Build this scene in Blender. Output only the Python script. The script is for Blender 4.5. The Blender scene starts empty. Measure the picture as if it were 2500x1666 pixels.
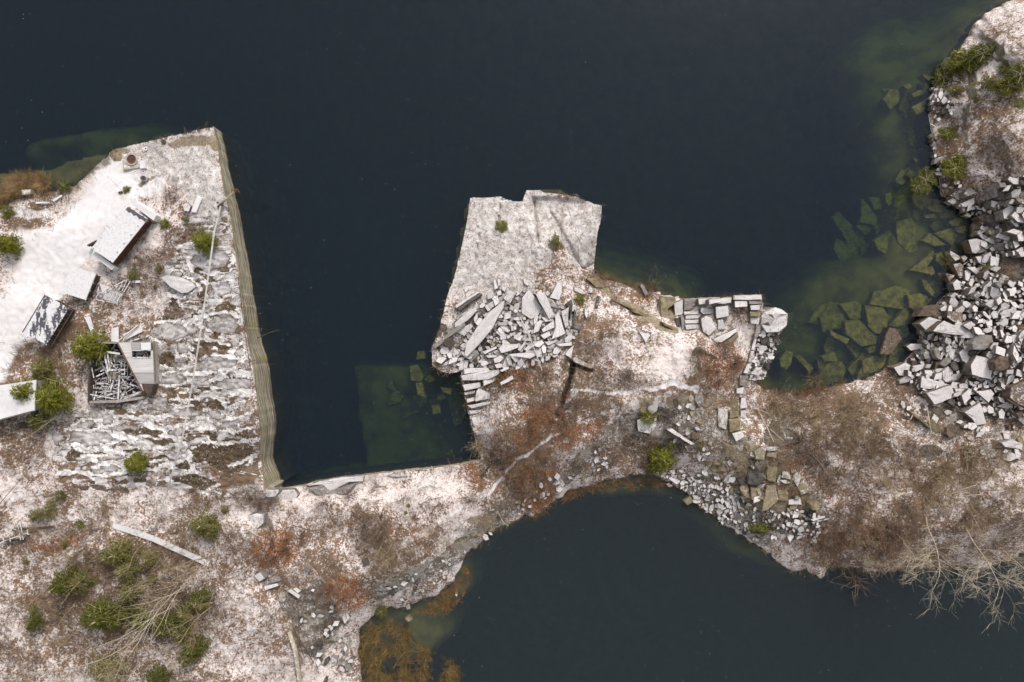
import bpy, math, random
import numpy as np
from mathutils import Vector, Matrix
random.seed(7); rng = np.random.default_rng(11)
R = math.radians
sc = bpy.context.scene
# ---------------------------------------------------------------- camera, sky, sun, exposure
HC = 90.0; S = 0.05; CX, CY = 1250.0, 833.0           # drone height; metres per photo pixel at water level
cam = bpy.data.objects.new("camera", bpy.data.cameras.new("camera")); sc.collection.objects.link(cam)
cam.location = (0, 0, HC); cam.rotation_euler = (0, 0, 0)
cam.data.sensor_width = 36; cam.data.lens = 36 * HC / (2500 * S)
cam.data.clip_start = 0.5; cam.data.clip_end = 2000
sc.camera = cam
SUN_EL, SUN_AZ = 43, 20                                 # azimuth from +Y clockwise: light comes from the upper right
w = bpy.data.worlds.new("World"); sc.world = w; w.use_nodes = True
wt = w.node_tree; bg = wt.nodes["Background"]
sky = wt.nodes.new("ShaderNodeTexSky"); sky.sky_type = 'NISHITA'; sky.sun_disc = False
sky.sun_elevation = R(SUN_EL); sky.sun_rotation = R(SUN_AZ); sky.air_density = 1.0; sky.dust_density = 3.0; sky.altitude = 100
hs = wt.nodes.new("ShaderNodeHueSaturation"); hs.inputs["Saturation"].default_value = 0.15
wt.links.new(sky.outputs[0], hs.inputs["Color"]); wt.links.new(hs.outputs[0], bg.inputs[0])
bg.inputs[1].default_value = 0.15
sd = bpy.data.lights.new("sun", 'SUN'); sd.energy = 1.5; sd.angle = R(12); sd.color = (1.0, 0.93, 0.85)
sun = bpy.data.objects.new("sun", sd); sc.collection.objects.link(sun)
sdir = Vector((math.sin(R(SUN_AZ)) * math.cos(R(SUN_EL)), math.cos(R(SUN_AZ)) * math.cos(R(SUN_EL)), math.sin(R(SUN_EL))))
sun.rotation_euler = sdir.to_track_quat('Z', 'Y').to_euler(); sun.location = (-40, 40, 60)
sc.view_settings.view_transform = 'Standard'; sc.view_settings.look = 'None'
sc.view_settings.gamma = 1; sc.view_settings.exposure = 0.14
sc.render.engine = 'CYCLES'
sc.cycles.use_denoising = True
sc.cycles.max_bounces = 6; sc.cycles.diffuse_bounces = 2; sc.cycles.glossy_bounces = 2
sc.cycles.transparent_max_bounces = 16; sc.cycles.transmission_bounces = 4; sc.cycles.volume_bounces = 0

# ---------------------------------------------------------------- placing and linking
def P(px, py, z=0.0):
    k = S * (HC - z) / HC
    return ((px - CX) * k, (CY - py) * k, z)
def link(o, parent=None):
    sc.collection.objects.link(o)
    if parent: o.parent = parent
    return o
def meshobj(name, v, f, mats, parent=None, loc=None, smooth=False, mi=None):
    me = bpy.data.meshes.new(name)
    me.from_pydata([tuple(map(float, p)) for p in v], [], [tuple(map(int, q)) for q in f])
    for m in (mats if isinstance(mats, (list, tuple)) else [mats]): me.materials.append(m)
    if mi is not None: me.polygons.foreach_set("material_index", np.array(mi, dtype=np.int32))
    if smooth: me.polygons.foreach_set("use_smooth", np.ones(len(me.polygons), dtype=bool))
    me.update()
    o = bpy.data.objects.new(name, me)
    if loc: o.location = loc
    return link(o, parent)
def empty(name, loc, rz=0):
    o = bpy.data.objects.new(name, None); o.location = loc; o.rotation_euler = (0, 0, rz); o.empty_display_size = 0.3
    return link(o)
def tag(o, label=None, cat=None, group=None, kind=None):
    if label: o["label"] = label
    if cat: o["category"] = cat
    if group: o["group"] = group
    if kind or cat: o["kind"] = kind or 'thing'
    return o
def dup(src, loc, rz=0, scale=(1, 1, 1), tilt=(0, 0)):
    r = src.copy(); sc.collection.objects.link(r)
    r.location = loc; r.rotation_euler = (tilt[0], tilt[1], rz); r.scale = scale
    for c in src.children:
        d = c.copy(); sc.collection.objects.link(d); d.parent = r
    return r

# ---------------------------------------------------------------- numpy noise
def vnoise(x, y, seed=0):
    xi = np.floor(x).astype(np.int64); yi = np.floor(y).astype(np.int64)
    xf = x - xi; yf = y - yi; u = xf * xf * (3 - 2 * xf); v = yf * yf * (3 - 2 * yf)
    def h(a, b):
        n = (a * 374761393 + b * 668265263 + seed * 974634777) & 0x7fffffff
        n = ((n ^ (n >> 13)) * 1274126177) & 0x7fffffff
        return ((n ^ (n >> 16)) & 0xffff) / 65535.0
    return (h(xi, yi) * (1 - u) + h(xi + 1, yi) * u) * (1 - v) + (h(xi, yi + 1) * (1 - u) + h(xi + 1, yi + 1) * u) * v
def fbm(x, y, sc_, octv=4, seed=0, gain=.5):
    a, t, n = 1.0, 0.0, 0.0
    for i in range(octv):
        t = t + a * vnoise(x / sc_ * 2 ** i, y / sc_ * 2 ** i, seed + i * 17); n += a; a *= gain
    return t / n
def sstep(a, b, x):
    t = np.clip((x - a) / (b - a), 0, 1); return t * t * (3 - 2 * t)

# ---------------------------------------------------------------- shoreline of the land, photo pixels; 'c' quarried face, 'n' natural bank
c, n = 'c', 'n'
def cv(ox, oy, k, pts): return [(ox + a / k, oy + b / k) for a, b in pts]
SHORE = [(-260,520,n),(0,512,n),(60,480,n),(120,466,n),(180,455,n),(215,425,n),(262,385,n),(277,366,c),
 (400,337,c),(521,309,c),(531,360,c),(545,458,c),(563,535,c),(571,599,c),(583,679,c),(596,780,c),(607,850,c),(619,907,c),(625,955,c),(633,1035,c),(636,1099,c),(645,1195,c),
 (686,1195,c),(737,1186,c),(779,1175,c),(892,1160,c),(979,1151,c),(1046,1145,c),(1104,1137,c),(1174,1124,c),
 (1174,1119,c),(1156,1057,c),(1140,997,c),(1130,942,c),(1123,922,c),(1131,904,c),(1127,907,c),(1096,912,c),(1073,906,c),(1056,893,c),
 (1054,848,c),(1069,819,c),(1092,723,c),(1112,666,c),(1137,558,c),(1148,484,c),(1153,482,c),(1188,483,c),(1223,480,c),(1236,487,c),(1255,492,c),(1276,492,c),
 (1285,465,c),(1319,465,c),(1328,471,c),(1383,475,c),(1424,486,c),(1452,499,c),(1469,502,c),(1467,535,c),(1461,560,c),(1457,583,c),(1454,609,c),(1450,650,c),(1452,668,n),
 (1471,681,n),(1529,697,n),(1573,702,n),(1600,712,n),(1637,720,n),(1672,729,c),(1787,725,c),(1792,721,c),(1860,720,c),(1863,752,c),
 (1892,751,c),(1923,767,c),(1921,795,c),(1902,818,c),(1892,859,c),(1876,885,c),(1868,915,n),(1850,938,n),(1865,952,n),(1912,960,n),(1966,964,n),(2010,948,n),(2050,938,n),(2114,926,n),(2149,910,n),(2171,893,n),
 (2205,886,n),(2225,862,n),(2246,828,n),(2247,791,n),(2262,769,n),(2285,745,n),(2318,715,n),(2324,686,n),(2350,655,n),(2372,622,n),(2364,587,n),(2386,577,n),(2384,526,n),
 (2346,506,n),(2314,492,n),(2295,469,n),(2295,446,n),(2285,400,n),(2279,367,n),(2273,319,n),(2267,280,n),(2279,217,n),(2305,190,n),(2324,165,n),(2330,140,n),(2353,105,n),(2385,51,n),(2416,29,n),(2448,8,n),(2500,-12,n),(2580,-60,n),(2640,-260,n),
 (2900,-260,n),(2900,1290,n),(2600,1330,n),
 (2500,1350,n),(2455,1372,n),(2405,1389,n),(2347,1383,n),(2265,1387,n),(2200,1392,n),(2136,1399,n),(2100,1388,n),(2058,1389,n),(2030,1376,n),(2018,1392,n),(2013,1408,n),(2003,1414,n),(1990,1404,n),(1968,1388,n),(1946,1395,n),(1920,1388,n),(1895,1371,n),(1883,1352,n),
 (1819,1312,n),(1774,1287,n),(1750,1262,n),(1717,1245,n),(1690,1222,n),(1669,1196,n),(1627,1178,n),(1596,1161,n),(1571,1162,n),(1542,1157,n),(1497,1169,n),(1446,1186,n),(1395,1194,n),(1351,1226,n),(1318,1254,n),(1300,1265,n),(1282,1255,n),
 (1263,1272,n),(1240,1284,n),(1222,1290,n),(1190,1301,n),(1168,1330,n),(1133,1365,n),(1126,1387,n),(1110,1419,n),(1072,1451,n),(1015,1472,n),(979,1484,n),(922,1486,n),(900,1515,n),(876,1546,n),(874,1597,n),(884,1666,n),(900,1900,n),(-260,1900,n)]
def densify(pts, step, jit):
    out = []
    rr = random.Random(3)
    for i, (x, y, k) in enumerate(pts):
        x2, y2, _ = pts[(i + 1) % len(pts)]
        L = math.hypot(x2 - x, y2 - y); m = max(1, int(L / step))
        nx, ny = (y2 - y) / (L + 1e-9), -(x2 - x) / (L + 1e-9)
        for j in range(m):
            t = j / m; a = 0 if j == 0 else (jit if k == 'n' else jit * .22) * rr.uniform(-1, 1)
            out.append((x + (x2 - x) * t + nx * a, y + (y2 - y) * t + ny * a, k))
    return out
LAND = densify(SHORE, 9, 4.5)
LP = np.array([(a, b) for a, b, _ in LAND]); LQ = np.roll(LP, -1, 0); LK = np.array([k == 'n' for _, _, k in LAND])
def inside(px, py, A=None, B=None):
    A = LP if A is None else A; B = np.roll(A, -1, 0)
    r = np.zeros(px.shape, bool)
    for (x1, y1), (x2, y2) in zip(A, B):
        if y1 == y2: continue
        cnd = ((y1 > py) != (y2 > py))
        if not cnd.any(): continue
        r ^= cnd & (px < (x2 - x1) * (py - y1) / (y2 - y1) + x1)
    return r
def segdist(px, py, A, B, sel=None, near=False):
    best = np.full(px.shape, 1e9); nxp = px.copy(); nyp = py.copy()
    for i in range(len(A)):
        if sel is not None and not sel[i]: continue
        ax, ay = A[i]; bx, by = B[i]; dx, dy = bx - ax, by - ay; L = dx * dx + dy * dy + 1e-9
        t = np.clip(((px - ax) * dx + (py - ay) * dy) / L, 0, 1)
        qx = ax + t * dx; qy = ay + t * dy; d = (px - qx) ** 2 + (py - qy) ** 2
        m = d < best; best = np.where(m, d, best)
        if near: nxp = np.where(m, qx, nxp); nyp = np.where(m, qy, nyp)
    return (np.sqrt(best), nxp, nyp) if near else np.sqrt(best)

# ---------------------------------------------------------------- heights of the land
HP = np.array([(-200,560,.8),(150,480,.4),(0,560,.8),(100,620,1.2),(277,366,.35),(340,380,.8),(400,337,1.3),(521,309,2.3),(531,360,2.6),(547,471,3.5),(583,679,4.0),(598,780,4.4),(620,907,5.3),(633,1035,5.7),(646,1196,6.0),
 (-200,800,2.4),(0,800,2),(200,600,1.6),(300,720,2.4),(420,600,3),(250,900,3.4),(100,1000,3.6),(400,900,4.5),(420,1100,5.4),(200,1200,5),(-100,1200,5),(-200,1700,6.5),(0,1600,6),(300,1400,6),(600,1300,6.4),(600,1500,6.6),(500,1700,7),(780,1700,4),
 (690,1198,.7),(735,1192,.8),(780,1182,.8),(840,1172,.8),(892,1165,.8),(960,1156,.8),(1046,1145,.8),(1110,1138,.8),(1174,1124,1.0),(720,1240,2.6),(800,1240,3.0),(900,1270,4.2),(1050,1230,3.8),(1000,1340,4.2),(800,1400,5.2),(720,1560,4.8),(820,1560,2.5),(1130,1300,3.4),
 (1140,997,1.4),(1128,920,2.0),(1059,869,2.2),(1070,820,2.2),(1112,666,1.9),(1148,484,1.8),(1230,490,1.7),(1285,470,1.4),(1400,490,1.1),(1465,510,1.9),(1450,650,1.7),(1300,600,2.5),(1250,750,2.7),(1300,900,3.6),(1250,1050,4.3),(1400,950,5),(1420,1080,4),(1500,850,5),(1450,750,3.2),(1560,740,1.5),(1560,800,4.2),
 (1860,740,3.4),(1740,740,3.4),(1670,740,3.2),(1700,900,5.4),(1600,950,6),(1520,950,6),(1830,900,4.5),(1900,770,2.0),(1870,850,1.5),(1600,1050,3),(1700,1040,4),(1600,1120,1.6),(1850,1000,2.5),(1900,1030,1.6),(1850,1090,4.5),(1880,1200,3.2),(1760,1200,2),(1950,1260,2.4),(2000,1060,3),(2000,1250,3.4),(2200,1080,4),(2400,1100,5),(2300,1250,5),(2470,1250,6),(2480,1340,3),(2800,1200,7),
 (2290,300,1.2),(2340,200,2.5),(2400,200,4),(2500,100,6),(2500,350,6),(2400,400,3.4),(2450,700,3.5),(2500,900,5),(2300,900,1.8),(2420,980,3.4),(2200,970,2),(2380,620,1.4),(2700,500,8),(2700,900,8)], float)
def steps_h(px, py, h):
    # stepped quarry benches and fissures
    def poly(pts): return inside(px, py, np.array(pts, float))
    h = h + np.where(poly([(1303,480),(1470,490),(1462,640),(1425,660),(1385,615),(1345,612),(1308,590)]), -.55, 0)
    h = h + np.where(poly([(1376,520),(1440,515),(1450,560),(1440,640),(1425,655),(1395,600),(1372,560)]), .42, 0)
    for line, wd, dz in [([(1399,893),(1393,925),(1378,965),(1368,1000),(1360,1015)], 6, -3.2), ([(1396,884),(1420,896),(1446,905)], 4, -1.8), ([(1303,485),(1308,540),(1315,595)], 2.5, -.8), ([(1160,640),(1172,570)], 2, -.6),
                         ([(1225,487),(1217,545)],1.8,-.5),([(1345,520),(1370,560),(1368,610)],2.5,-.4)]:
        A = np.array(line, float); d = segdist(px, py, A[:-1], A[1:])
        h = h + dz * (1 - sstep(wd * .4, wd * 1.3, d + 2 * (fbm(px, py, 10, 2, 5) - .5)))
    return h
def land_h(px, py):
    num = 0; den = 0
    for x, y, z in HP:
        wgt = 1.0 / (((px - x) ** 2 + (py - y) ** 2) + 300.0) ** 1.6
        num = num + wgt * z; den = den + wgt
    h = num / den
    d = np.minimum(segdist(px, py, LP, LQ, LK), 200)
    rough = .35 + .65 * sstep(.35, .6, fbm(px, py, 160, 2, 9))
    ledge = paint_ledge(px, py)
    calm = .12 + .88 * sstep(0, 55, segdist(px, py, LP, LQ, ~LK))
    calm = calm * (1 - .75 * np.maximum(stroke(px, py, [(-240,900),(0,800),(110,660),(200,560),(270,480),(285,410)], 60), ell(px, py, 100, 600, 80, 60)))
    h = h + calm * (1 - .8 * ledge) * rough * (1.15 * (fbm(px, py, 50, 6, 3, .56) - .5)) + (.3 + .7 * calm) * (1 - .4 * ledge) * .30 * (fbm(px, py, 9, 2, 4) - .5)
    # sheets of exfoliated granite: terraces on the left ledge
    q = fbm(px * .38, py * 1.25, 52, 3, 21); t = q * 16; h = h + calm * ledge * ((t - np.floor(t)) * -.46 + .23)
    ramp = np.clip(d / 95, 0, 1) ** .8; h = .06 + (h - .06) * ramp
    h = steps_h(px, py, h)
    h = h - 2.3 * inside(px, py, np.array(cv(0, 700, 3.136, [(745,440),(1155,436),(1170,745),(1090,790),(1080,840),(895,870),(690,875),(682,780),(700,640)])))
    return np.maximum(h, .04)
def ell(px, py, cx, cy, rx, ry, rot=0, soft=.35):
    a = R(rot); dx, dy = px - cx, py - cy
    u = (dx * math.cos(a) + dy * math.sin(a)) / rx; v = (-dx * math.sin(a) + dy * math.cos(a)) / ry
    return 1 - sstep(1 - soft, 1 + soft, np.sqrt(u * u + v * v))
def stroke(px, py, pts, wd, soft=.5):
    A = np.array(pts, float); return 1 - sstep(wd * (1 - soft), wd * (1 + soft), segdist(px, py, A[:-1], A[1:]))
def polym(px, py, pts, soft=6):
    A = np.array(pts, float); B = np.roll(A, -1, 0)
    d = segdist(px, py, A, B) * np.where(inside(px, py, A), 1, -1)
    return sstep(-soft, soft, d)
LEDGE = [(430,560),(470,520),(560,530),(640,1190),(560,1215),(380,1190),(150,1170),(125,1060),(180,1000),(390,965),(390,870),(370,830),(400,760),(430,690),(400,640)]
def paint_ledge(px, py):
    wx = px + 26 * (fbm(px, py, 40, 3, 31) - .5); wy = py + 26 * (fbm(px, py, 40, 3, 32) - .5)
    return polym(wx, wy, LEDGE, 8)
# ---------------------------------------------------------------- material helper
class NT:
    def __init__(s, name):
        s.m = bpy.data.materials.new(name); s.m.use_nodes = True; s.t = s.m.node_tree; s.t.nodes.clear()
        s.out = s.t.nodes.new("ShaderNodeOutputMaterial")
    def nd(s, ty, **kw):
        q = s.t.nodes.new(ty)
        for k, v in kw.items(): setattr(q, k, v)
        return q
    def L(s, a, b):
        if hasattr(a, 'is_output'): s.t.links.new(a, b)
        else: b.default_value = a if not isinstance(a, (tuple, list)) or len(a) != 3 or b.type != 'RGBA' else (*a, 1)
    def M(s, op, a, b=0.0, c_=None):
        q = s.nd("ShaderNodeMath", operation=op); s.L(a, q.inputs[0]); s.L(b, q.inputs[1])
        if c_ is not None: s.L(c_, q.inputs[2])
        return q.outputs[0]
    def mix(s, f, a, b, bt='MIX'):
        q = s.nd("ShaderNodeMix", data_type='RGBA', blend_type=bt); s.L(f, q.inputs[0]); s.L(a, q.inputs[6]); s.L(b, q.inputs[7]); return q.outputs[2]
    def ss(s, x, a, b, lo=0.0, hi=1.0):
        q = s.nd("ShaderNodeMapRange", interpolation_type='SMOOTHSTEP'); s.L(x, q.inputs[0]); s.L(a, q.inputs[1]); s.L(b, q.inputs[2]); s.L(lo, q.inputs[3]); s.L(hi, q.inputs[4]); return q.outputs[0]
    def noise(s, v, sc_, det=4, rough=.6, dist=0.0):
        q = s.nd("ShaderNodeTexNoise"); s.L(v, q.inputs["Vector"]); q.inputs["Scale"].default_value = sc_; q.inputs["Detail"].default_value = det
        q.inputs["Roughness"].default_value = rough; q.inputs["Distortion"].default_value = dist; return q.outputs[0]
    def vor(s, v, sc_, feat='F1', rnd=1.0):
        q = s.nd("ShaderNodeTexVoronoi", feature=feat); s.L(v, q.inputs["Vector"]); q.inputs["Scale"].default_value = sc_; q.inputs["Randomness"].default_value = rnd; return q
    def map(s, v, scale=(1, 1, 1), rot=(0, 0, 0), loc=(0, 0, 0)):
        q = s.nd("ShaderNodeMapping"); s.L(v, q.inputs[0]); q.inputs["Scale"].default_value = scale; q.inputs["Rotation"].default_value = rot; q.inputs["Location"].default_value = loc; return q.outputs[0]
    def pos(s): return s.nd("ShaderNodeNewGeometry").outputs["Position"]
    def oc(s): return s.nd("ShaderNodeTexCoord").outputs["Object"]
    def nz(s):
        g = s.nd("ShaderNodeNewGeometry"); x = s.nd("ShaderNodeSeparateXYZ"); s.L(g.outputs["Normal"], x.inputs[0]); return x.outputs[2]
    def rnd(s): return s.nd("ShaderNodeObjectInfo").outputs["Random"]
    def vadd(s, v, amt, nsc):
        q = s.nd("ShaderNodeTexNoise"); s.L(v, q.inputs["Vector"]); q.inputs["Scale"].default_value = nsc; q.inputs["Detail"].default_value = 3
        a = s.nd("ShaderNodeVectorMath", operation='SUBTRACT'); s.L(q.outputs["Color"], a.inputs[0]); a.inputs[1].default_value = (.5, .5, .5)
        b = s.nd("ShaderNodeVectorMath", operation='MULTIPLY_ADD'); s.L(a.outputs[0], b.inputs[0]); b.inputs[1].default_value = (amt,) * 3; s.L(v, b.inputs[2]); return b.outputs[0]
    def attr(s, nm):
        q = s.nd("ShaderNodeVertexColor", layer_name=nm); x = s.nd("ShaderNodeSeparateColor"); s.L(q.outputs[0], x.inputs[0]); return x.outputs[0], x.outputs[1], x.outputs[2], q.outputs[1]
    def done(s, col, rough=.8, bump=None, bs=.4, bd=.05, metal=0.0, spec=.3):
        b = s.nd("ShaderNodeBsdfPrincipled"); s.L(col, b.inputs["Base Color"]); s.L(rough, b.inputs["Roughness"]); b.inputs["Metallic"].default_value = metal
        b.inputs["Specular IOR Level"].default_value = spec
        if bump is not None:
            q = s.nd("ShaderNodeBump"); s.L(bump, q.inputs["Height"]); q.inputs["Strength"].default_value = bs; q.inputs["Distance"].default_value = bd; s.L(q.outputs[0], b.inputs["Normal"])
        s.t.links.new(b.outputs[0], s.out.inputs[0]); return s.m
SNOW = (.80, .765, .78)
def mat_ground():
    s = NT("ground_mix"); p = s.pos()
    lit, org, road, ledge = s.attr("m1"); rock, tan, dark, slab = s.attr("m2")
    nf = s.noise(p, 4.2, 5, .72); nm = s.noise(p, 1.1, 4, .62, .4); nl = s.noise(p, .22, 3, .55); ns = s.noise(s.map(p, (1, 1, 1), loc=(31, 7, 3)), 2.3, 5, .75, 1.2)
    # leaf litter and twigs showing through thin snow
    t = s.M('ADD', s.M('MULTIPLY', nf, .62), s.M('ADD', s.M('MULTIPLY', nm, .38), s.M('MULTIPLY', s.M('SUBTRACT', nl, .5), .35)))
    thr = s.M('SUBTRACT', .640, s.M('MULTIPLY', lit, .24))
    f = s.ss(t, s.M('SUBTRACT', thr, .032), s.M('ADD', thr, .038))
    snow = s.mix(s.ss(nm, .35, .7), (.83, .765, .745), (.67, .58, .55)); snow = s.mix(s.ss(nf, .42, .74), snow, (.50, .385, .335))
    brown = s.mix(s.ss(ns, .35, .65), (.34, .215, .14), (.145, .088, .056)); brown = s.mix(s.ss(nl, .52, .66, 0, .7), brown, (.19, .125, .08))
    brown = s.mix(s.M('MULTIPLY', org, s.ss(ns, .3, .6, .35, 1.0)), brown, (.40, .17, .06))
    f2 = s.M('MAXIMUM', f, s.M('MULTIPLY', org, s.ss(nf, .47, .56, 0, .8)))
    col = s.mix(f2, snow, brown)
    # bare dirt-free snow of the track
    rs = s.mix(s.ss(nm, .4, .75), (.83, .80, .81), (.70, .655, .64)); rs = s.mix(s.ss(nf, .63, .72, 0, .6), rs, (.45, .38, .33))
    col = s.mix(s.ss(s.M('ADD', road, s.M('MULTIPLY', s.M('SUBTRACT', nf, .5), .7)), .35, .75), col, rs)
    # smooth dusted granite
    sl = s.mix(s.ss(nm, .3, .7), (.82, .775, .755), (.56, .505, .475)); sl = s.mix(s.ss(ns, .50, .60, 0, .8), sl, (.24, .19, .155)); sl = s.mix(s.ss(nf, .58, .68), sl, SNOW); sl = s.mix(s.M('MULTIPLY', s.ss(s.noise(p, 6.0, 4, .75), .56, .62), s.ss(nm, .42, .58)), sl, (.20, .135, .10))
    ck = s.vor(s.vadd(p, .8, .8), .28, 'DISTANCE_TO_EDGE').outputs["Distance"]; sl = s.mix(s.M('MULTIPLY', s.ss(ck, .030, .008), s.ss(nm, .52, .36, 0, .7)), sl, (.16, .12, .10))
    col = s.mix(s.ss(s.M('ADD', slab, s.M('MULTIPLY', s.M('SUBTRACT', nm, .5), .9)), .35, .65), col, sl)
    # exfoliating ledge: elongated sheets, snow in the joints, wet brown patches
    q = s.vadd(s.map(p, (.33, 1.0, .0), rot=(0, 0, R(5))), .9, .55); q = s.vadd(q, .12, 3.5)
    na = s.noise(q, .55, 2.5, .5, .3); w5 = s.M('ABSOLUTE', s.M('SUBTRACT', s.M('FRACT', s.M('MULTIPLY', na, 4.2)), .5))
    v1 = s.vor(q, .62); ve = s.vor(q, .62, 'DISTANCE_TO_EDGE').outputs["Distance"]
    cs = s.nd("ShaderNodeSeparateColor"); s.L(v1.outputs["Color"], cs.inputs[0]); cr, cg, cb = cs.outputs[0], cs.outputs[1], cs.outputs[2]
    w_ = s.M('MINIMUM', s.M('MULTIPLY', w5, .55), s.M('ADD', ve, s.M('MULTIPLY', s.ss(nm, .45, .6), .12)))
    wj = s.M('ADD', w_, s.M('MULTIPLY', s.M('SUBTRACT', ns, .5), .16))
    grey = s.mix(s.ss(w_, .02, .20), (.40, .36, .345), (.62, .59, .59)); grey = s.mix(s.ss(ns, .5, .68, 0, .4), grey, (.26, .215, .18))
    grey = s.mix(s.ss(nm, .50, .72, 0, .7), grey, (.72, .69, .69))
    stain = s.mix(s.ss(ns, .38, .62), (.10, .070, .048), (.25, .19, .14)); stain = s.mix(s.ss(nf, .60, .66), stain, (.7, .66, .65))
    isn = s.ss(s.M('ADD', s.M('ADD', s.M('MULTIPLY', cr, .35), s.M('MULTIPLY', s.M('SUBTRACT', nl, .5), 1.5)), s.M('MULTIPLY', s.M('SUBTRACT', na, .5), 1.2)),   .20, .26)
    lc = s.mix(isn, grey, stain)
    lc = s.mix(s.M('MULTIPLY', s.ss(cg, .60, .70), s.ss(nf, .38, .52)), lc, (.74, .70, .70))
    lc = s.mix(s.M('MULTIPLY', s.ss(wj, .075, .050), s.ss(nf, .36, .48)), lc, (.11, .08, .062))
    lc = s.mix(s.ss(wj, .040, .022), lc, (.80, .765, .76))
    lc = s.mix(s.ss(s.M('ADD', t, s.M('MULTIPLY', nl, .5)), .80, .84), lc, col)
    col = s.mix(s.ss(s.M('ADD', ledge, s.M('MULTIPLY', s.M('SUBTRACT', nm, .5), .8)), .4, .6), col, lc)
    c3, d3, r3, _a = s.attr("m3")
    br = s.mix(s.ss(ns, .36, .64), (.060, .038, .020), (.17, .125, .08)); br = s.mix(s.ss(nf, .60, .64), br, (.74, .70, .69))
    col = s.mix(s.ss(s.M('ADD', d3, s.M('MULTIPLY', s.M('SUBTRACT', nf, .5), .8)), .40, .55), col, br)
    cl = s.mix(s.ss(c3, .10, .55), (.30, .265, .25), (.55, .515, .51)); cl = s.mix(s.ss(s.noise(s.map(p, (.4, 1.4, 1)), 2.0, 3, .6), .5, .7, 0, .6), cl, (.76, .73, .73)); cl = s.mix(s.ss(c3, .22, .15), cl, (.09, .06, .04))
    col = s.mix(s.ss(c3, .10, .125), col, cl)
    col = s.mix(s.ss(s.M('ADD', r3, s.M('MULTIPLY', s.M('SUBTRACT', nf, .5), 1.0)), .35, .5), col, (.84, .805, .80))
    # dark wet ground, and gap shade painted under the rubble
    col = s.mix(s.ss(s.M('ADD', dark, s.M('MULTIPLY', s.M('SUBTRACT', nf, .5), 1.1)), .4, .62), col, s.mix(s.ss(s.M('ADD', ledge, s.M('SUBTRACT', nf, .5)), .4, .6), s.mix(s.ss(ns, .4, .6), (.085, .066, .052), (.19, .155, .13)), s.mix(s.ss(nf, .60, .66), s.mix(s.ss(ns, .36, .64), (.105, .075, .052), (.27, .21, .16)), (.7, .66, .65))))
    # broken grey rock and tan or mossy rock
    vr = s.vor(s.vadd(p, .5, 1.3), 1.5, 'DISTANCE_TO_EDGE').outputs["Distance"]
    rk = s.mix(s.ss(ns, .38, .62), (.36, .325, .29), (.15, .125, .105)); rk = s.mix(s.ss(vr, .07, .02, 0, .8), rk, (.05, .04, .032)); rk = s.mix(s.M('MULTIPLY', s.ss(nf, .46, .56), s.ss(ns, .58, .42)), rk, (.76, .71, .70)); vq = s.vor(s.vadd(s.map(p, (.8, 1.6, 1), rot=(0, 0, .5)), .7, 1.1), .9); vs = s.nd('ShaderNodeSeparateColor'); s.L(vq.outputs['Color'], vs.inputs[0]); rk = s.mix(s.ss(vs.outputs[0], .55, .75, 0, .75), rk, (.11, .09, .07)); rk = s.mix(s.ss(vs.outputs[1], .7, .8, 0, .7), rk, (.40, .36, .31))
    col = s.mix(s.ss(s.M('ADD', rock, s.M('MULTIPLY', s.M('SUBTRACT', nf, .5), 1.5)), .42, .72), col, rk)
    tn = s.mix(s.ss(ns, .38, .64), (.40, .325, .235), (.21, .165, .11)); tn = s.mix(s.ss(nm, .58, .70, 0, .6), tn, (.28, .22, .09)); tn = s.mix(s.ss(nf, .60, .68), tn, (.70, .66, .64))
    col = s.mix(s.ss(s.M('ADD', tan, s.M('MULTIPLY', s.M('SUBTRACT', nf, .5), 1.3)), .45, .75), col, tn)
    # steep faces hold no snow
    st = s.ss(s.M('ADD', s.nz(), s.M('MULTIPLY', s.M('SUBTRACT', nf, .5), .5)), .46, .28)
    face = s.mix(s.ss(ns, .4, .62), (.30, .26, .21), (.12, .10, .08))
    col = s.mix(st, col, face)
    # wave-washed band
    z = s.nd("ShaderNodeSeparateXYZ"); s.L(p, z.inputs[0])
    col = s.mix(s.ss(s.M('ADD', z.outputs[2], s.M('MULTIPLY', s.M('SUBTRACT', nm, .5), .5)), .20, .05, 0, .85), col, (.115, .072, .032))
    h = s.M('MULTIPLY', s.M('ADD', s.M('MULTIPLY', nf, .7), s.M('MULTIPLY', nm, .6)), s.ss(road, .3, .8, 1.0, .3))
    return s.done(col, .85, h, .55, .22)
def mat_cliff():
    s = NT("cut_granite"); p = s.pos()
    a = s.noise(s.map(p, (.35, .35, 3.2)), 1.2, 5, .65, .3); b = s.noise(p, 2.4, 5, .7); d = s.noise(s.map(p, (.5, .5, .3)), 1.6, 4, .6, .3); l = s.noise(p, .35, 2, .5)
    col = s.mix(s.ss(a, .38, .62), (.47, .415, .315), (.24, .21, .145)); col = s.mix(s.ss(b, .56, .7, 0, .7), col, (.13, .11, .075))
    col = s.mix(s.ss(s.noise(s.map(p, (.10, .10, 3.4)), 1.6, 3, .5), .53, .58, 0, .9), col, (.11, .085, .06))
    col = s.mix(s.M('MULTIPLY', s.ss(d, .6, .68), s.ss(l, .52, .62)), col, (.42, .24, .06)); col = s.mix(s.ss(l, .56, .70, 0, .5), col, (.27, .25, .09))
    z = s.nd("ShaderNodeSeparateXYZ"); s.L(p, z.inputs[0]); col = s.mix(s.ss(z.outputs[2], .45, -.05, 0, .96), col, (.035, .035, .018))  # wall foot painted near black for the dark reflection along the waterline
    col = s.mix(s.ss(s.nz(), .55, .75), col, SNOW)
    return s.done(col, .85, s.M('ADD', a, b), .6, .15)
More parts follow.
